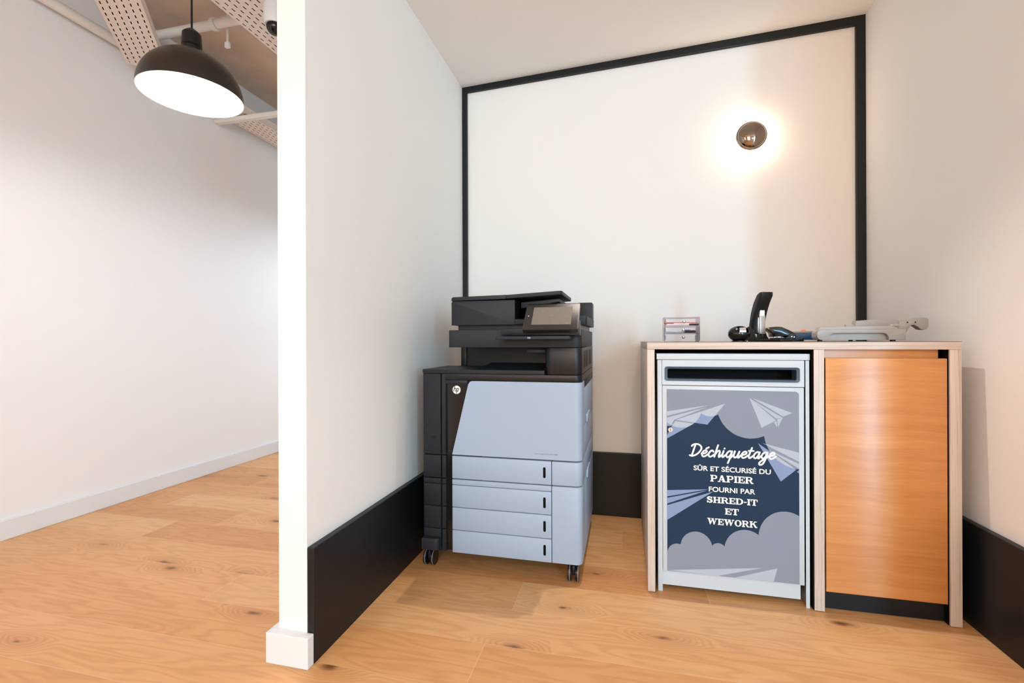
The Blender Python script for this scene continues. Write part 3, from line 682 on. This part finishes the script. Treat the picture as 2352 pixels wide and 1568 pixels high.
for k in range(len(o_)):
    j = (k + 1) % len(o_)
    bm.faces.new((vo[k], vo[j], vi[j], vi[k])); bm.faces.new((vo[j], vo[k], vo2[k], vo2[j])); bm.faces.new((vi[k], vi[j], vi2[j], vi2[k]))
bmesh.ops.recalc_face_normals(bm, faces=bm.faces[:])
build('slot_frame', sf, M['slot_frame'], sh, label='dark slate rounded frame of the paper slot')
build('lid', MB().prism(rrect(SX0, SY0 - 0.004, SX1, SY1 + 0.004, 0.012, 5, (0, 1, 0, 0)), 0.8765, SZ1, 'z', bev=0.0015), M['console'], sh)
build('kick_panel', MB().box((0.1412, SY0 + 0.014, 0.022), (0.611, SY0 + 0.03, 0.085)), M['console'], sh)
dr = build('door', MB().box((0.1418, SY0 + 0.001, 0.0785), (0.6202, SY0 + 0.019, 0.7785), 0.001), M['console'], sh)
# printed poster on the door: clouds and paper planes
QX, QZ, QW, QH = 0.1575, 0.0815, 0.446, 0.683
QY = SY0 + 0.001
def clip(poly, edges):
    for inside, cut in edges:
        out = []
        for i, p in enumerate(poly):
            q = poly[(i + 1) % len(poly)]
            if inside(p):
                out.append(p)
                if not inside(q): out.append(cut(p, q))
            elif inside(q): out.append(cut(p, q))
        poly = out
        if len(poly) < 3: return []
    return poly
def half(nx, nz, d):
    f = lambda p: p[0] * nx + p[1] * nz - d
    return (lambda p: f(p) <= 1e-9, lambda p, q: tuple(p[i] + (q[i] - p[i]) * f(p) / (f(p) - f(q)) for i in (0, 1)))
RECT = [half(-1, 0, 0), half(1, 0, QW), half(0, -1, 0), half(0, 1, QH)]
def circle(cx, cz, rx, rz=None, n=48):
    rz = rz or rx
    return [(cx + rx * math.cos(2 * PI * k / n), cz + rz * math.sin(2 * PI * k / n)) for k in range(n)]
def convex_edges(poly):
    out = []
    for i, p in enumerate(poly):
        q = poly[(i + 1) % len(poly)]; nx, nz = q[1] - p[1], -(q[0] - p[0])
        out.append(half(nx, nz, nx * p[0] + nz * p[1]))
    return out
po = MB()
W3 = lambda pts: [(QX + x, QZ + z) for x, z in pts]
base = rrect(0, 0, QW, QH, 0.012, 5, (0, 0, 1, 0))
po.prism(W3(base), QY - 0.0012, QY, 'y', slot=0)
def shape(pts, layer, slot):
    pts = clip(pts, convex_edges(base))
    if len(pts) >= 3: po.flat(W3(pts), QY - 0.0012 - 0.00012 * layer, slot=slot, th=0.0001)
area2 = lambda P: sum(P[i][0] * P[(i + 1) % len(P)][1] - P[(i + 1) % len(P)][0] * P[i][1] for i in range(len(P)))
ccw = lambda P: P if area2(P) > 0 else P[::-1]
TOPC = [circle(0.286, 0.630, 0.1115, 0.120), circle(0.451, 0.539, 0.119, 0.131), circle(0.048, 0.619, 0.0755, 0.0787), circle(0.152, 0.643, 0.0545, 0.0574)]
BOTC = [circle(0.0368, 0.0671, 0.0366, 0.038), circle(0.1028, 0.0975, 0.0556, 0.0586), circle(0.179, 0.0919, 0.027, 0.0288), circle(0.2715, 0.0991, 0.0724, 0.0786), circle(0.4021, 0.1569, 0.0884, 0.098)]
CLOUD = [[(0, 0.610), (QW, 0.610), (QW, QH), (0, QH)]] + TOPC + BOTC + [[(0, 0), (QW, 0), (QW, 0.112), (0.21, 0.085), (0, 0.073)]]
for i, q in enumerate(CLOUD): shape(q, 1 + 0.1 * i, 1)
PL = [[(0.2845, 0.6582), (0.3252, 0.5506), (0.372, 0.5791)], [(0.2913, 0.652), (0.3728, 0.5853), (0.3935, 0.589)], [(0.3755, 0.583), (0.3791, 0.555), (0.3935, 0.589)],
      [(0.2957, 0.6565), (0.4252, 0.6066), (0.3951, 0.5934)], [(0.3644, 0.572), (0.3743, 0.5777), (0.3762, 0.5549)],
      [(0.0, 0.5998), (0.1483, 0.6273), (0.0, 0.5827)], [(0.0, 0.5758), (0.1411, 0.62), (0.0256, 0.5686), (0.0142, 0.5451), (0.0, 0.5448)],
      [(0.0312, 0.5687), (0.2032, 0.6344), (0.1423, 0.555)], [(0.0293, 0.5641), (0.016, 0.5433), (0.0, 0.5099), (0.0, 0.4975), (0.0954, 0.5569)],
      [(0.313, 0.4945), (0.387, 0.3611), (0.4368, 0.4063)], [(0.3272, 0.4957), (0.446, 0.4671), (0.446, 0.4348)], [(0.3454, 0.4737), (0.446, 0.4269), (0.446, 0.4103)],
      [(0.4384, 0.3985), (0.446, 0.406), (0.446, 0.3934)],
      [(0.0, 0.3031), (0.1452, 0.3163), (0.0, 0.2795)], [(0.0, 0.2742), (0.1404, 0.3116), (0.0, 0.2527)], [(0.0, 0.2464), (0.1626, 0.3097), (0.0, 0.1909)],
      [(0.0044, 0.0026), (0.3257, 0.0456), (0.1756, 0.0)], [(0.2352, 0.0008), (0.3749, 0.0497), (0.3627, 0.0008)]]
for i, q in enumerate(PL):
    q = ccw(q); shape(q, 3 + 0.05 * i, 2)
    for j, cpoly in enumerate(CLOUD):
        q2 = clip(q, convex_edges(cpoly))
        if len(q2) >= 3: shape(q2, 4.2 + 0.05 * i + 0.02 * j, 3)
po = build('poster', po, [M['navy'], M['cloud'], M['plane_blue'], M['plane_light']], dr, smooth=False, label='navy poster with grey clouds, paper planes and white French lettering')
TY = QY - 0.0020
# hand-lettered first line
GL = {'D': (1.75, [[(0.5, 2.25), (0.46, 1.2), (0.42, 0.12)], [(0.0, 1.85), (0.15, 2.15), (0.55, 2.33), (1.05, 2.2), (1.5, 1.65), (1.5, 0.95), (1.1, 0.32), (0.5, 0.02), (0.1, 0.12)]]),
      'e': (1.0, [[(0.05, 0.42), (0.5, 0.52), (0.76, 0.78), (0.58, 1.02), (0.26, 0.86), (0.13, 0.4), (0.4, 0.0), (0.75, 0.1), (1.05, 0.42)]]),
      'c': (0.95, [[(0.75, 0.82), (0.52, 1.02), (0.24, 0.8), (0.13, 0.38), (0.38, 0.0), (0.7, 0.1), (1.0, 0.42)]]),
      'h': (1.12, [[(0.2, 2.2), (0.17, 1.2), (0.15, 0.0)], [(0.15, 0.3), (0.35, 0.85), (0.62, 1.02), (0.77, 0.75), (0.76, 0.22), (0.88, 0.0), (1.15, 0.36)]]),
      'i': (0.58, [[(0.15, 1.0), (0.14, 0.25), (0.3, 0.0), (0.6, 0.36)], [(0.18, 1.5), (0.19, 1.54)]]),
      'q': (1.12, [[(0.82, 0.86), (0.52, 1.02), (0.22, 0.76), (0.15, 0.3), (0.42, 0.0), (0.72, 0.3), (0.84, 1.0)], [(0.84, 1.0), (0.80, -0.2), (0.72, -1.0)], [(0.79, -0.25), (1.14, 0.42)]]),
      'u': (1.12, [[(0.12, 1.0), (0.12, 0.3), (0.36, 0.0), (0.66, 0.25), (0.78, 1.0)], [(0.78, 1.0), (0.75, 0.25), (0.9, 0.0), (1.15, 0.40)]]),
      't': (0.78, [[(0.32, 1.85), (0.24, 0.9), (0.23, 0.25), (0.42, 0.0), (0.8, 0.36)], [(-0.02, 1.18), (0.68, 1.22)]]),
      'a': (1.12, [[(0.82, 0.86), (0.52, 1.02), (0.22, 0.76), (0.15, 0.3), (0.42, 0.0), (0.72, 0.3), (0.84, 1.0)], [(0.84, 1.0), (0.78, 0.25), (0.92, 0.0), (1.16, 0.40)]]),
      'g': (1.12, [[(0.82, 0.86), (0.52, 1.02), (0.22, 0.76), (0.15, 0.3), (0.42, 0.0), (0.72, 0.3), (0.84, 1.0)], [(0.84, 1.0), (0.80, -0.2), (0.62, -0.9), (0.3, -1.1), (0.1, -0.85), (0.3, -0.45), (1.14, 0.40)]])}
hz = lambda z: 1 + (z - 1) * 0.74 if z > 1 else (z * 0.92 if z < 0 else z)
sc_mb = MB(); u = 0.0229; x = 0.0
for ch in 'Déchiquetage':
    adv, st = GL['e' if ch == 'é' else ch]
    st = list(st) + ([[(0.55, 1.38), (0.86, 1.68)]] if ch == 'é' else [])
    for q in st:
        pts = catmull(q) if len(q) > 2 else q
        P = [(QX + 0.0775 + (x + px + 0.28 * hz(pz)) * u, QZ + 0.4365 + 0.004 * x / 12.5 + hz(pz) * u) for px, pz in pts]
        sc_mb.tube([(a_, 0, b_) for a_, b_ in P], 0.0030, 8)
        for a_, b_ in (P[0], P[-1]): sc_mb.ball((a_, 0, b_), 0.0030, 6)
    x += adv
sc_mb.xform(Matrix.Translation((0, TY, 0)) @ Matrix.Diagonal((1, 0.08, 1, 1)))
build('script_lettering', sc_mb, M['white_mark'], po, smooth=False, label='white brush script word Déchiquetage')
def fit_text(txt, x0, x1, z0, cap, off=0.0):
    mb = text_mesh(txt, 1.0, 0, 0, 0, offset=off)
    xs_ = [v.co.x for v in mb.bm.verts]
    m2 = text_mesh('E', 1.0, 0, 0, 0, offset=off); caph = max(v.co.z for v in m2.bm.verts); z_0 = min(v.co.z for v in m2.bm.verts); m2.bm.free()
    sx = (x1 - x0) / (max(xs_) - min(xs_)); sz = cap / (caph - z_0); mn = min(xs_)
    for v in mb.bm.verts: v.co = Vector((x0 + (v.co.x - mn) * sx, TY - 0.0003, z0 + (v.co.z - z_0) * sz))
    return mb
build('sans_lettering', fit_text('SÛR ET SÉCURISÉ DU', QX + 0.0936, QX + 0.3548, QZ + 0.3842, 0.0178, 0.022), M['white_mark'], po, smooth=False)
build('sans_lettering', fit_text('FOURNI PAR', QX + 0.1464, QX + 0.3031, QZ + 0.3086, 0.0184, 0.022), M['white_mark'], po, smooth=False)
# heavy slab-serif words
def slab_glyph(ch):
    """(width, rectangles x0 z0 x1 z1, polygons, strokes)"""
    s, t = 0.27, 0.13
    st = lambda x: [(x, 0, x + s, 1), (x - 0.10, 0, x + s + 0.10, t), (x - 0.10, 1 - t, x + s + 0.10, 1)]
    def ring(cx, cz, rx, rz, ix, iz, a0, a1, n=20):
        A = [a0 + (a1 - a0) * k / n for k in range(n + 1)]
        return [[(cx + rx * math.cos(a), cz + rz * math.sin(a)), (cx + rx * math.cos(b), cz + rz * math.sin(b)), (cx + ix * math.cos(b), cz + iz * math.sin(b)), (cx + ix * math.cos(a), cz + iz * math.sin(a))] for a, b in zip(A, A[1:])]
    if ch == 'I': return 0.47, st(0.10), []
    if ch == 'T': return 0.98, [(0.355, 0, 0.625, 1), (0.23, 0, 0.75, t), (0, 1 - t, 0.98, 1), (0, 0.62, 0.12, 1), (0.86, 0.62, 0.98, 1)], []
    if ch == 'E': return 0.92, st(0.10) + [(0, 0, 0.92, t), (0, 1 - t, 0.90, 1), (0.80, 0, 0.92, 0.38), (0.79, 0.64, 0.90, 1), (0.3, 0.44, 0.62, 0.56), (0.56, 0.30, 0.66, 0.70)], []
    if ch == 'H': return 1.12, st(0.10) + st(0.75) + [(0.3, 0.43, 0.8, 0.57)], []
    if ch == 'P': return 0.98, st(0.10) + [(0.3, 1 - t, 0.62, 1), (0.3, 0.40, 0.62, 0.40 + t)], ring(0.60, 0.70, 0.36, 0.30, 0.12, 0.17, -PI / 2, PI / 2)
    if ch == 'R': return 1.12, st(0.10) + [(0.3, 1 - t, 0.62, 1), (0.3, 0.44, 0.62, 0.44 + t), (0.95, 0, 1.12, t)], ring(0.60, 0.72, 0.38, 0.28, 0.13, 0.15, -PI / 2, PI / 2) + [[(0.50, 0.5), (0.76, 0.5), (1.04, 0.10), (1.02, 0.0), (0.80, 0.0)]]
    if ch == 'D': return 1.10, st(0.10) + [(0.3, 1 - t, 0.55, 1), (0.3, 0, 0.55, t)], ring(0.52, 0.5, 0.58, 0.5, 0.28, 0.37, -PI / 2, PI / 2, 28)
    if ch == 'O': return 1.08, [], ring(0.54, 0.5, 0.54, 0.52, 0.25, 0.39, 0, 2 * PI, 44)
    if ch == 'A': return 1.15, [(0, 0, 0.36, t), (0.62, 0, 1.15, t), (0.3, 0.26, 0.8, 0.38)], [[(0.12, 0), (0.24, 0), (0.60, 0.92), (0.52, 1), (0.44, 1)], [(0.44, 1), (0.70, 1), (1.04, 0), (0.74, 0), (0.50, 0.72)]]
    if ch == 'W': return 1.60, [(0, 1 - t, 0.48, 1), (0.62, 1 - t, 1.02, 1), (1.22, 1 - t, 1.60, 1)], [[(0.09, 1), (0.39, 1), (0.60, 0.30), (0.52, 0), (0.40, 0)], [(0.40, 0), (0.52, 0), (0.86, 0.85), (0.80, 1), (0.74, 0.95)], [(0.70, 1), (0.98, 1), (1.18, 0.30), (1.12, 0), (1.00, 0)], [(1.00, 0), (1.12, 0), (1.50, 1), (1.38, 1)]]
    if ch == 'K': return 1.18, st(0.10) + [(0.68, 1 - t, 1.10, 1), (0.98, 0, 1.18, t)], [[(0.36, 0.42), (0.36, 0.60), (0.80, 0.95), (0.97, 0.95)], [(0.48, 0.58), (0.68, 0.72), (1.12, 0.06), (1.08, 0), (0.84, 0)]]
    if ch == '-': return 0.46, [(0.03, 0.36, 0.43, 0.52)], []
    if ch == 'S':
        P = [(0.78, 0.72), (0.66, 0.87), (0.42, 0.93), (0.21, 0.82), (0.22, 0.65), (0.45, 0.53), (0.72, 0.42), (0.80, 0.24), (0.62, 0.09), (0.36, 0.08), (0.14, 0.27)]
        P = catmull(P, 5); polys = []
        for i in range(len(P) - 1):
            (ax, az), (bx, bz) = P[i], P[i + 1]; u_ = i / (len(P) - 1); w = 0.08 + 0.06 * math.sin(PI * min(1, max(0, (u_ - 0.1) / 0.8)))
            d = math.hypot(bx - ax, bz - az) or 1; nx, nz = -(bz - az) / d * w, (bx - ax) / d * w
            ex, ez = (bx - ax) * 0.25, (bz - az) * 0.25
            polys.append([(ax - ex + nx, az - ez + nz), (ax - ex - nx, az - ez - nz), (bx + ex - nx, bz + ez - nz), (bx + ex + nx, bz + ez + nz)])
        return 0.94, [(0.74, 0.66, 0.85, 1.0), (0.07, 0.0, 0.18, 0.36)], polys
def slab_word(txt, x0, x1, z0, h):
    gl = [slab_glyph(c) for c in txt]; gap = 0.05
    tot = sum(g[0] for g in gl) + gap * (len(gl) - 1); k = (x1 - x0) / tot
    mb = MB(); x = 0.0; n = 0
    for w, rects, polys in gl:
        for q in [[(a, b), (c, b), (c, d), (a, d)] for a, b, c, d in rects] + polys:
            n += 1
            f = mb.bm.faces.new([mb.bm.verts.new((x0 + (x + px) * k, TY - 0.0003 - n * 1e-6, z0 + pz * h)) for px, pz in ccw(q)])
        x += w + gap
    return mb
for txt, x0, x1, z0, h in (('PAPIER', 0.1517, 0.2973, 0.3462, 0.0245), ('SHRED-IT', 0.1383, 0.3108, 0.2680, 0.0225), ('ET', 0.2013, 0.2480, 0.2283, 0.0230), ('WEWORK', 0.1408, 0.3096, 0.1881, 0.0230)):
    build('slab_lettering', slab_word(txt, QX + x0, QX + x1, QZ + z0, h), M['white_mark'], po, smooth=False)
build('lock', MB().cyl((QX + 0.0122, QY - 0.006, QZ + 0.5316), (QX + 0.0122, QY + 0.002, QZ + 0.5316), 0.0085, 24).box((QX + 0.0114, QY - 0.0066, QZ + 0.5276), (QX + 0.0130, QY - 0.0055, QZ + 0.5356), slot=1), [M['chrome'], M['black_void']], dr, label='small round chrome lock')

# ------------------------------------------------------------------ things on the cabinet
ZT = CH + 0.0002
# clear drawer box
OX0, OX1, OY0, OY1 = 0.158, 0.292, 1.95, 2.06
og = thing('drawer_organizer', ((OX0 + OX1) / 2, 2.0, ZT), 'clear acrylic desk organizer with three little drawers, left end of cabinet top', 'organizer')
w = 0.0028; zt = 1.0405
shl = MB()
shl.box((OX0 - 0.014, OY0 - 0.012, ZT), (OX1 - 0.004, OY1, ZT + 0.004), 0.001)
shl.box((OX0, OY0, ZT + 0.004), (OX0 + w, OY1, zt)).box((OX1 - w, OY0, ZT + 0.004), (OX1, OY1, zt)).box((OX0 + w, OY0, zt - w), (OX1 - w, OY1, zt)).box((OX0 + w, OY1 - w, ZT + 0.004), (OX1 - w, OY1, zt - w))
for z in (0.9755, 1.0035): shl.box((OX0 + w, OY0 + 0.004, z - 0.002), (OX1 - w, OY1 - w, z))
build('shell', shl, M['acrylic'], og, smooth=False)
drz = [(0.949, 0.973, 0.0), (0.9765, 1.001, 0.0), (1.0045, 1.0365, 0.022)]
for z0, z1, pull in drz:
    x0, x1, y0, y1 = OX0 + w + 0.001, OX1 - w - 0.001, OY0 - pull, OY1 - w - pull - 0.002
    d = MB().box((x0, y0, z0), (x1, y0 + 0.002, z1)).box((x0, y0 + 0.002, z0), (x1, y1, z0 + 0.0015)).box((x0, y0 + 0.002, z0 + 0.0015), (x0 + 0.0015, y1, z1 - 0.004)).box((x1 - 0.0015, y0 + 0.002, z0 + 0.0015), (x1, y1, z1 - 0.004))
    d = build('drawer', d, M['acrylic'], og, smooth=False)
    build('knob', MB().cyl(((x0 + x1) / 2 + 0.004, y0, (z0 + z1) / 2), ((x0 + x1) / 2 + 0.004, y0 - 0.006, (z0 + z1) / 2), 0.003, 12).ball(((x0 + x1) / 2 + 0.004, y0 - 0.010, (z0 + z1) / 2), 0.0062, 10), M['chrome'], d)
def pen(name, label, cat, x0, x1, y, z, r, cap0, cap1, capmat, bodymat, grp=None):
    o = thing(name, ((x0 + x1) / 2, y, z), label, cat, grp)
    build('barrel', MB().cyl((x0, y, z + r), (x1, y, z + r), r * 0.9, 12), M[bodymat], o)
    build('cap', MB().cyl((cap0, y, z + r), (cap1, y, z + r), r * 1.12, 12).ball((cap1 if cap1 > (x0 + x1) / 2 else cap0, y, z + r), r * 1.1, 8), M[capmat], o)
    return o
zt_ = 1.0045 + 0.0016
pen('pen', 'red pen on top of the pens in the top organizer drawer', 'pen', 0.164, 0.282, 1.9560, zt_ + 0.0078, 0.0034, 0.162, 0.186, 'red', 'red')
pen('pen', 'clear pen with black cap on the left, top organizer drawer', 'pen', 0.166, 0.279, 1.9500, zt_ + 0.0042, 0.0032, 0.164, 0.194, 'black_pl', 'pen_clear')
pen('pen', 'pen with black cap on the right, front of top organizer drawer', 'pen', 0.166, 0.284, 1.9405, zt_ + 0.0006, 0.0038, 0.250, 0.282, 'black_pl', 'pen_clear')
zm = 0.9765 + 0.0016
pen('marker', 'grey marker with black cap lying in the middle organizer drawer', 'marker', 0.166, 0.270, 1.965, zm + 0.0005, 0.0046, 0.236, 0.274, 'black_gl', 'marker_grey')
tag(build('eraser', MB().box((0.236, 1.985, zm + 0.0004), (0.262, 2.0, zm + 0.013), 0.002), M['violet']), 'violet eraser behind the marker in the middle organizer drawer', 'eraser')
tag(build('paper_clip', MB().tube([(0.272, 1.99, zm + 0.003), (0.282, 1.99, zm + 0.003), (0.284, 1.992, zm + 0.003), (0.282, 1.995, zm + 0.003), (0.270, 1.995, zm + 0.003), (0.270, 1.992, zm + 0.003), (0.280, 1.992, zm + 0.003)], 0.0018, 6), M['brass']), 'gold paper clip at the right of the middle organizer drawer', 'paper clip')

# tape dispenser: a glossy black egg with a tape roll in its mouth
ex, ey, ez = 0.432, 1.945, ZT + 0.030
td = thing('tape_dispenser', (ex, ey, ZT), 'glossy black egg-shaped tape dispenser beside the stapler', 'tape dispenser')
eg = MB(); t = bmesh.new(); bmesh.ops.create_uvsphere(t, u_segments=120, v_segments=72, radius=1)
for v in t.verts:
    v.co = Vector((v.co.x * 0.0395, v.co.y * 0.036, v.co.z * (0.031 if v.co.z > 0 else 0.030)))
kill = [f for f in t.faces if (lambda c: c.z > 0.006 and c.z < 0.0285 and c.y < -0.004 and abs(c.x - 0.009) < 0.019)(f.calc_center_median())]
bmesh.ops.delete(t, geom=kill, context='FACES')
for v in t.verts: v.co += Vector((ex, ey, ez))
eg.merge(t)
build('egg_shell', eg, M['black_gl'], td)
build('mouth', MB().ball((ex + 0.003, ey + 0.002, ez + 0.002), 0.026, 16), M['black_void'], td)
build('tape_roll', MB().cyl((ex - 0.002, ey - 0.010, ez + 0.008), (ex + 0.020, ey - 0.012, ez + 0.008), 0.0165, 28), M['steel'], td, label='silvery tape roll in the opening')
build('base_foot', MB().cyl((ex, ey, ZT), (ex, ey, ZT + 0.004), 0.026, 28), M['black_pl'], td)

# stapler standing open, its arm raised
st = thing('stapler', (0.511, 2.02, ZT), 'black stapler standing open with raised arm, middle of cabinet top', 'stapler', rz=-math.radians(68))
build('base', MB().box((-0.02, -0.024, 0), (0.165, 0.024, 0.010), 0.003).box((0.10, -0.020, 0.010), (0.160, 0.020, 0.014), 0.002), M['black_pl'], st, local=True)
hg = MB()
for s_ in (-1, 1): hg.prism([(-0.028, 0.004), (0.045, 0.006), (0.030, 0.020), (0.016, 0.046), (0.0, 0.062), (-0.018, 0.058), (-0.028, 0.035)], s_ * 0.024 - 0.002, s_ * 0.024 + 0.002, 'y', bev=0.001)
build('hinge_bracket', hg, M['charcoal'], st, local=True)
prof = [(-0.010, 0.030), (0.014, 0.030), (0.022, 0.075), (0.034, 0.115), (0.050, 0.150), (0.066, 0.176), (0.066, 0.190), (0.052, 0.190), (0.036, 0.182), (0.014, 0.150), (-0.002, 0.110), (-0.012, 0.065)]
build('arm', MB().prism(prof, -0.024, 0.024, 'y', bev=0.004), M['black_pl'], st, local=True)
mg = MB().box((0.030, -0.012, 0.030), (0.038, 0.012, 0.100), 0.001).box((0.026, -0.010, 0.098), (0.037, 0.010, 0.132), 0.001, slot=1).box((0.012, -0.014, 0.034), (0.031, -0.010, 0.095), 0.001)
build('magazine', mg, [M['steel'], M['white_mark']], st, local=True, label='silver staple magazine hanging from the arm')
build('spring_arm', MB().box((0.030, -0.005, 0.012), (0.036, 0.005, 0.034), 0.001).xform(Matrix.Rotation(0.15, 4, 'Y')), M['dark_metal'], st, local=True)
build('anvil', MB().box((0.118, -0.010, 0.0142), (0.140, 0.010, 0.0155)), M['steel'], st, local=True)
# hole punch
hx, hy, HK = 0.606, 2.040, 1.036
HS = Matrix.Diagonal((HK, 1, 1, 1))
pu = thing('hole_punch', (hx, hy, ZT), 'glossy black two-hole punch between the stapler and paper trimmer', 'hole punch')
build('base', MB().box((0.530, 2.0, ZT), (0.645, 2.07, ZT + 0.009), 0.003).box((0.640, 2.005, ZT), (0.652, 2.015, ZT + 0.013), 0.002).xform(HS), M['black_pl'], pu)
build('lever', MB().prism([(0.527, 0.994), (0.536, 0.998), (0.560, 1.0005), (0.578, 0.999), (0.604, 0.986), (0.622, 0.975), (0.624, 0.964), (0.612, 0.957), (0.590, 0.964), (0.566, 0.962), (0.548, 0.960), (0.545, 0.977), (0.533, 0.985)], 2.005, 2.065, 'y', bev=0.003).xform(HS), M['black_gl'], pu)
build('pivot_block', MB().prism([(0.575, 0.951), (0.622, 0.951), (0.628, 0.962), (0.622, 0.972), (0.606, 0.974), (0.596, 0.960)], 2.001, 2.069, 'y', bev=0.002).xform(HS), M['charcoal'], pu)
sw = MB()
for x, z in ((0.609, 0.9615), (0.617, 0.9595)): sw.cyl((x, 2.0015, z), (x, 1.998, z), 0.0018, 10)
build('screw', sw.xform(HS), M['chrome'], pu)
build('punch_pin', MB().cyl((0.556, 2.015, 0.951), (0.556, 2.015, 0.966), 0.003, 10).cyl((0.570, 2.015, 0.951), (0.570, 2.015, 0.966), 0.003, 10).xform(HS), M['steel'], pu)
# paper trimmer
tr = thing('paper_trimmer', (0.83, 2.0, ZT), 'grey and blue paper trimmer with cutting handle, right end of cabinet top', 'paper trimmer')
build('base_board', MB().prism([(0.700, 1.957), (0.958, 1.957), (0.958, 2.27), (0.674, 2.27), (0.674, 2.085)], ZT + 0.006, 0.974, 'z', bev=0.003), M['blue_tool'], tr, label='blue cutting board')
build('board_top', MB().prism([(0.702, 1.959), (0.955, 1.959), (0.955, 2.265), (0.677, 2.265), (0.677, 2.087)], 0.9741, 0.983, 'z', bev=0.002), M['grey_tool'], tr)
build('knob', MB().ball((0.705, 2.10, 0.984), 0.008, 12, (1.2, 1.2, 0.7)), M['orange'], tr, label='orange round knob')
rl = MB().prism(rrect(0.684, 0.9475, 0.960, 0.984, 0.0125, 6, (1, 0, 0, 1)), 1.920, 1.955, 'y')
rl.prism([(0.6965, 0.9475), (0.722, 0.9475), (0.722, 0.958), (0.728, 0.968), (0.738, 0.972), (0.892, 0.972), (0.902, 0.968), (0.908, 0.958), (0.908, 0.9475), (0.960, 0.9475), (0.960, 0.984), (0.6965, 0.984), (0.689, 0.981), (0.6845, 0.973), (0.684, 0.966), (0.6845, 0.958), (0.689, 0.951)], 1.903, 1.9195, 'y', bev=0.001)
rl.prism([(0.692, 0.983), (0.955, 0.983), (0.925, 0.998), (0.700, 0.995)], 1.92, 1.955, 'y', bev=0.002)
rl = build('front_rail', rl, M['grey_tool'], tr)
build('cutter_arm', MB().prism([(0.840, 0.984), (0.986, 0.984), (0.992, 1.012), (0.965, 1.027), (0.845, 1.019)], 1.990, 2.025, 'y', bev=0.003).cyl((0.815, 2.007, 0.998), (0.845, 2.007, 0.998), 0.008, 16), M['grey_tool'], tr)
hd = MB().prism([(0.978, 0.990), (0.982, 0.980), (0.992, 0.974), (1.004, 0.976), (1.010, 0.986), (1.016, 0.999), (1.028, 1.001), (1.038, 0.994), (1.046, 0.986), (1.056, 0.983), (1.067, 0.986), (1.072, 0.996), (1.072, 1.022), (1.065, 1.028), (1.045, 1.028), (1.025, 1.022), (1.005, 1.020), (0.980, 1.012)], 1.985, 2.018, 'y', bev=0.003)
for x in (1.005, 1.030): hd.cyl((x, 1.986, 1.011), (x, 1.983, 1.011), 0.0022, 10, slot=1)
build('handle', hd, [M['grey_tool'], M['black_void']], tr)
build('latch', MB().box((0.925, 1.93, 0.996), (0.960, 1.955, 1.003), 0.002), M['grey_tool'], tr)
for x in (0.70, 0.93):
    for y in (1.925, 2.24): build('foot', MB().cyl((x, y, ZT), (x, y, ZT + 0.0075), 0.008, 16), M['black_pl'], tr)
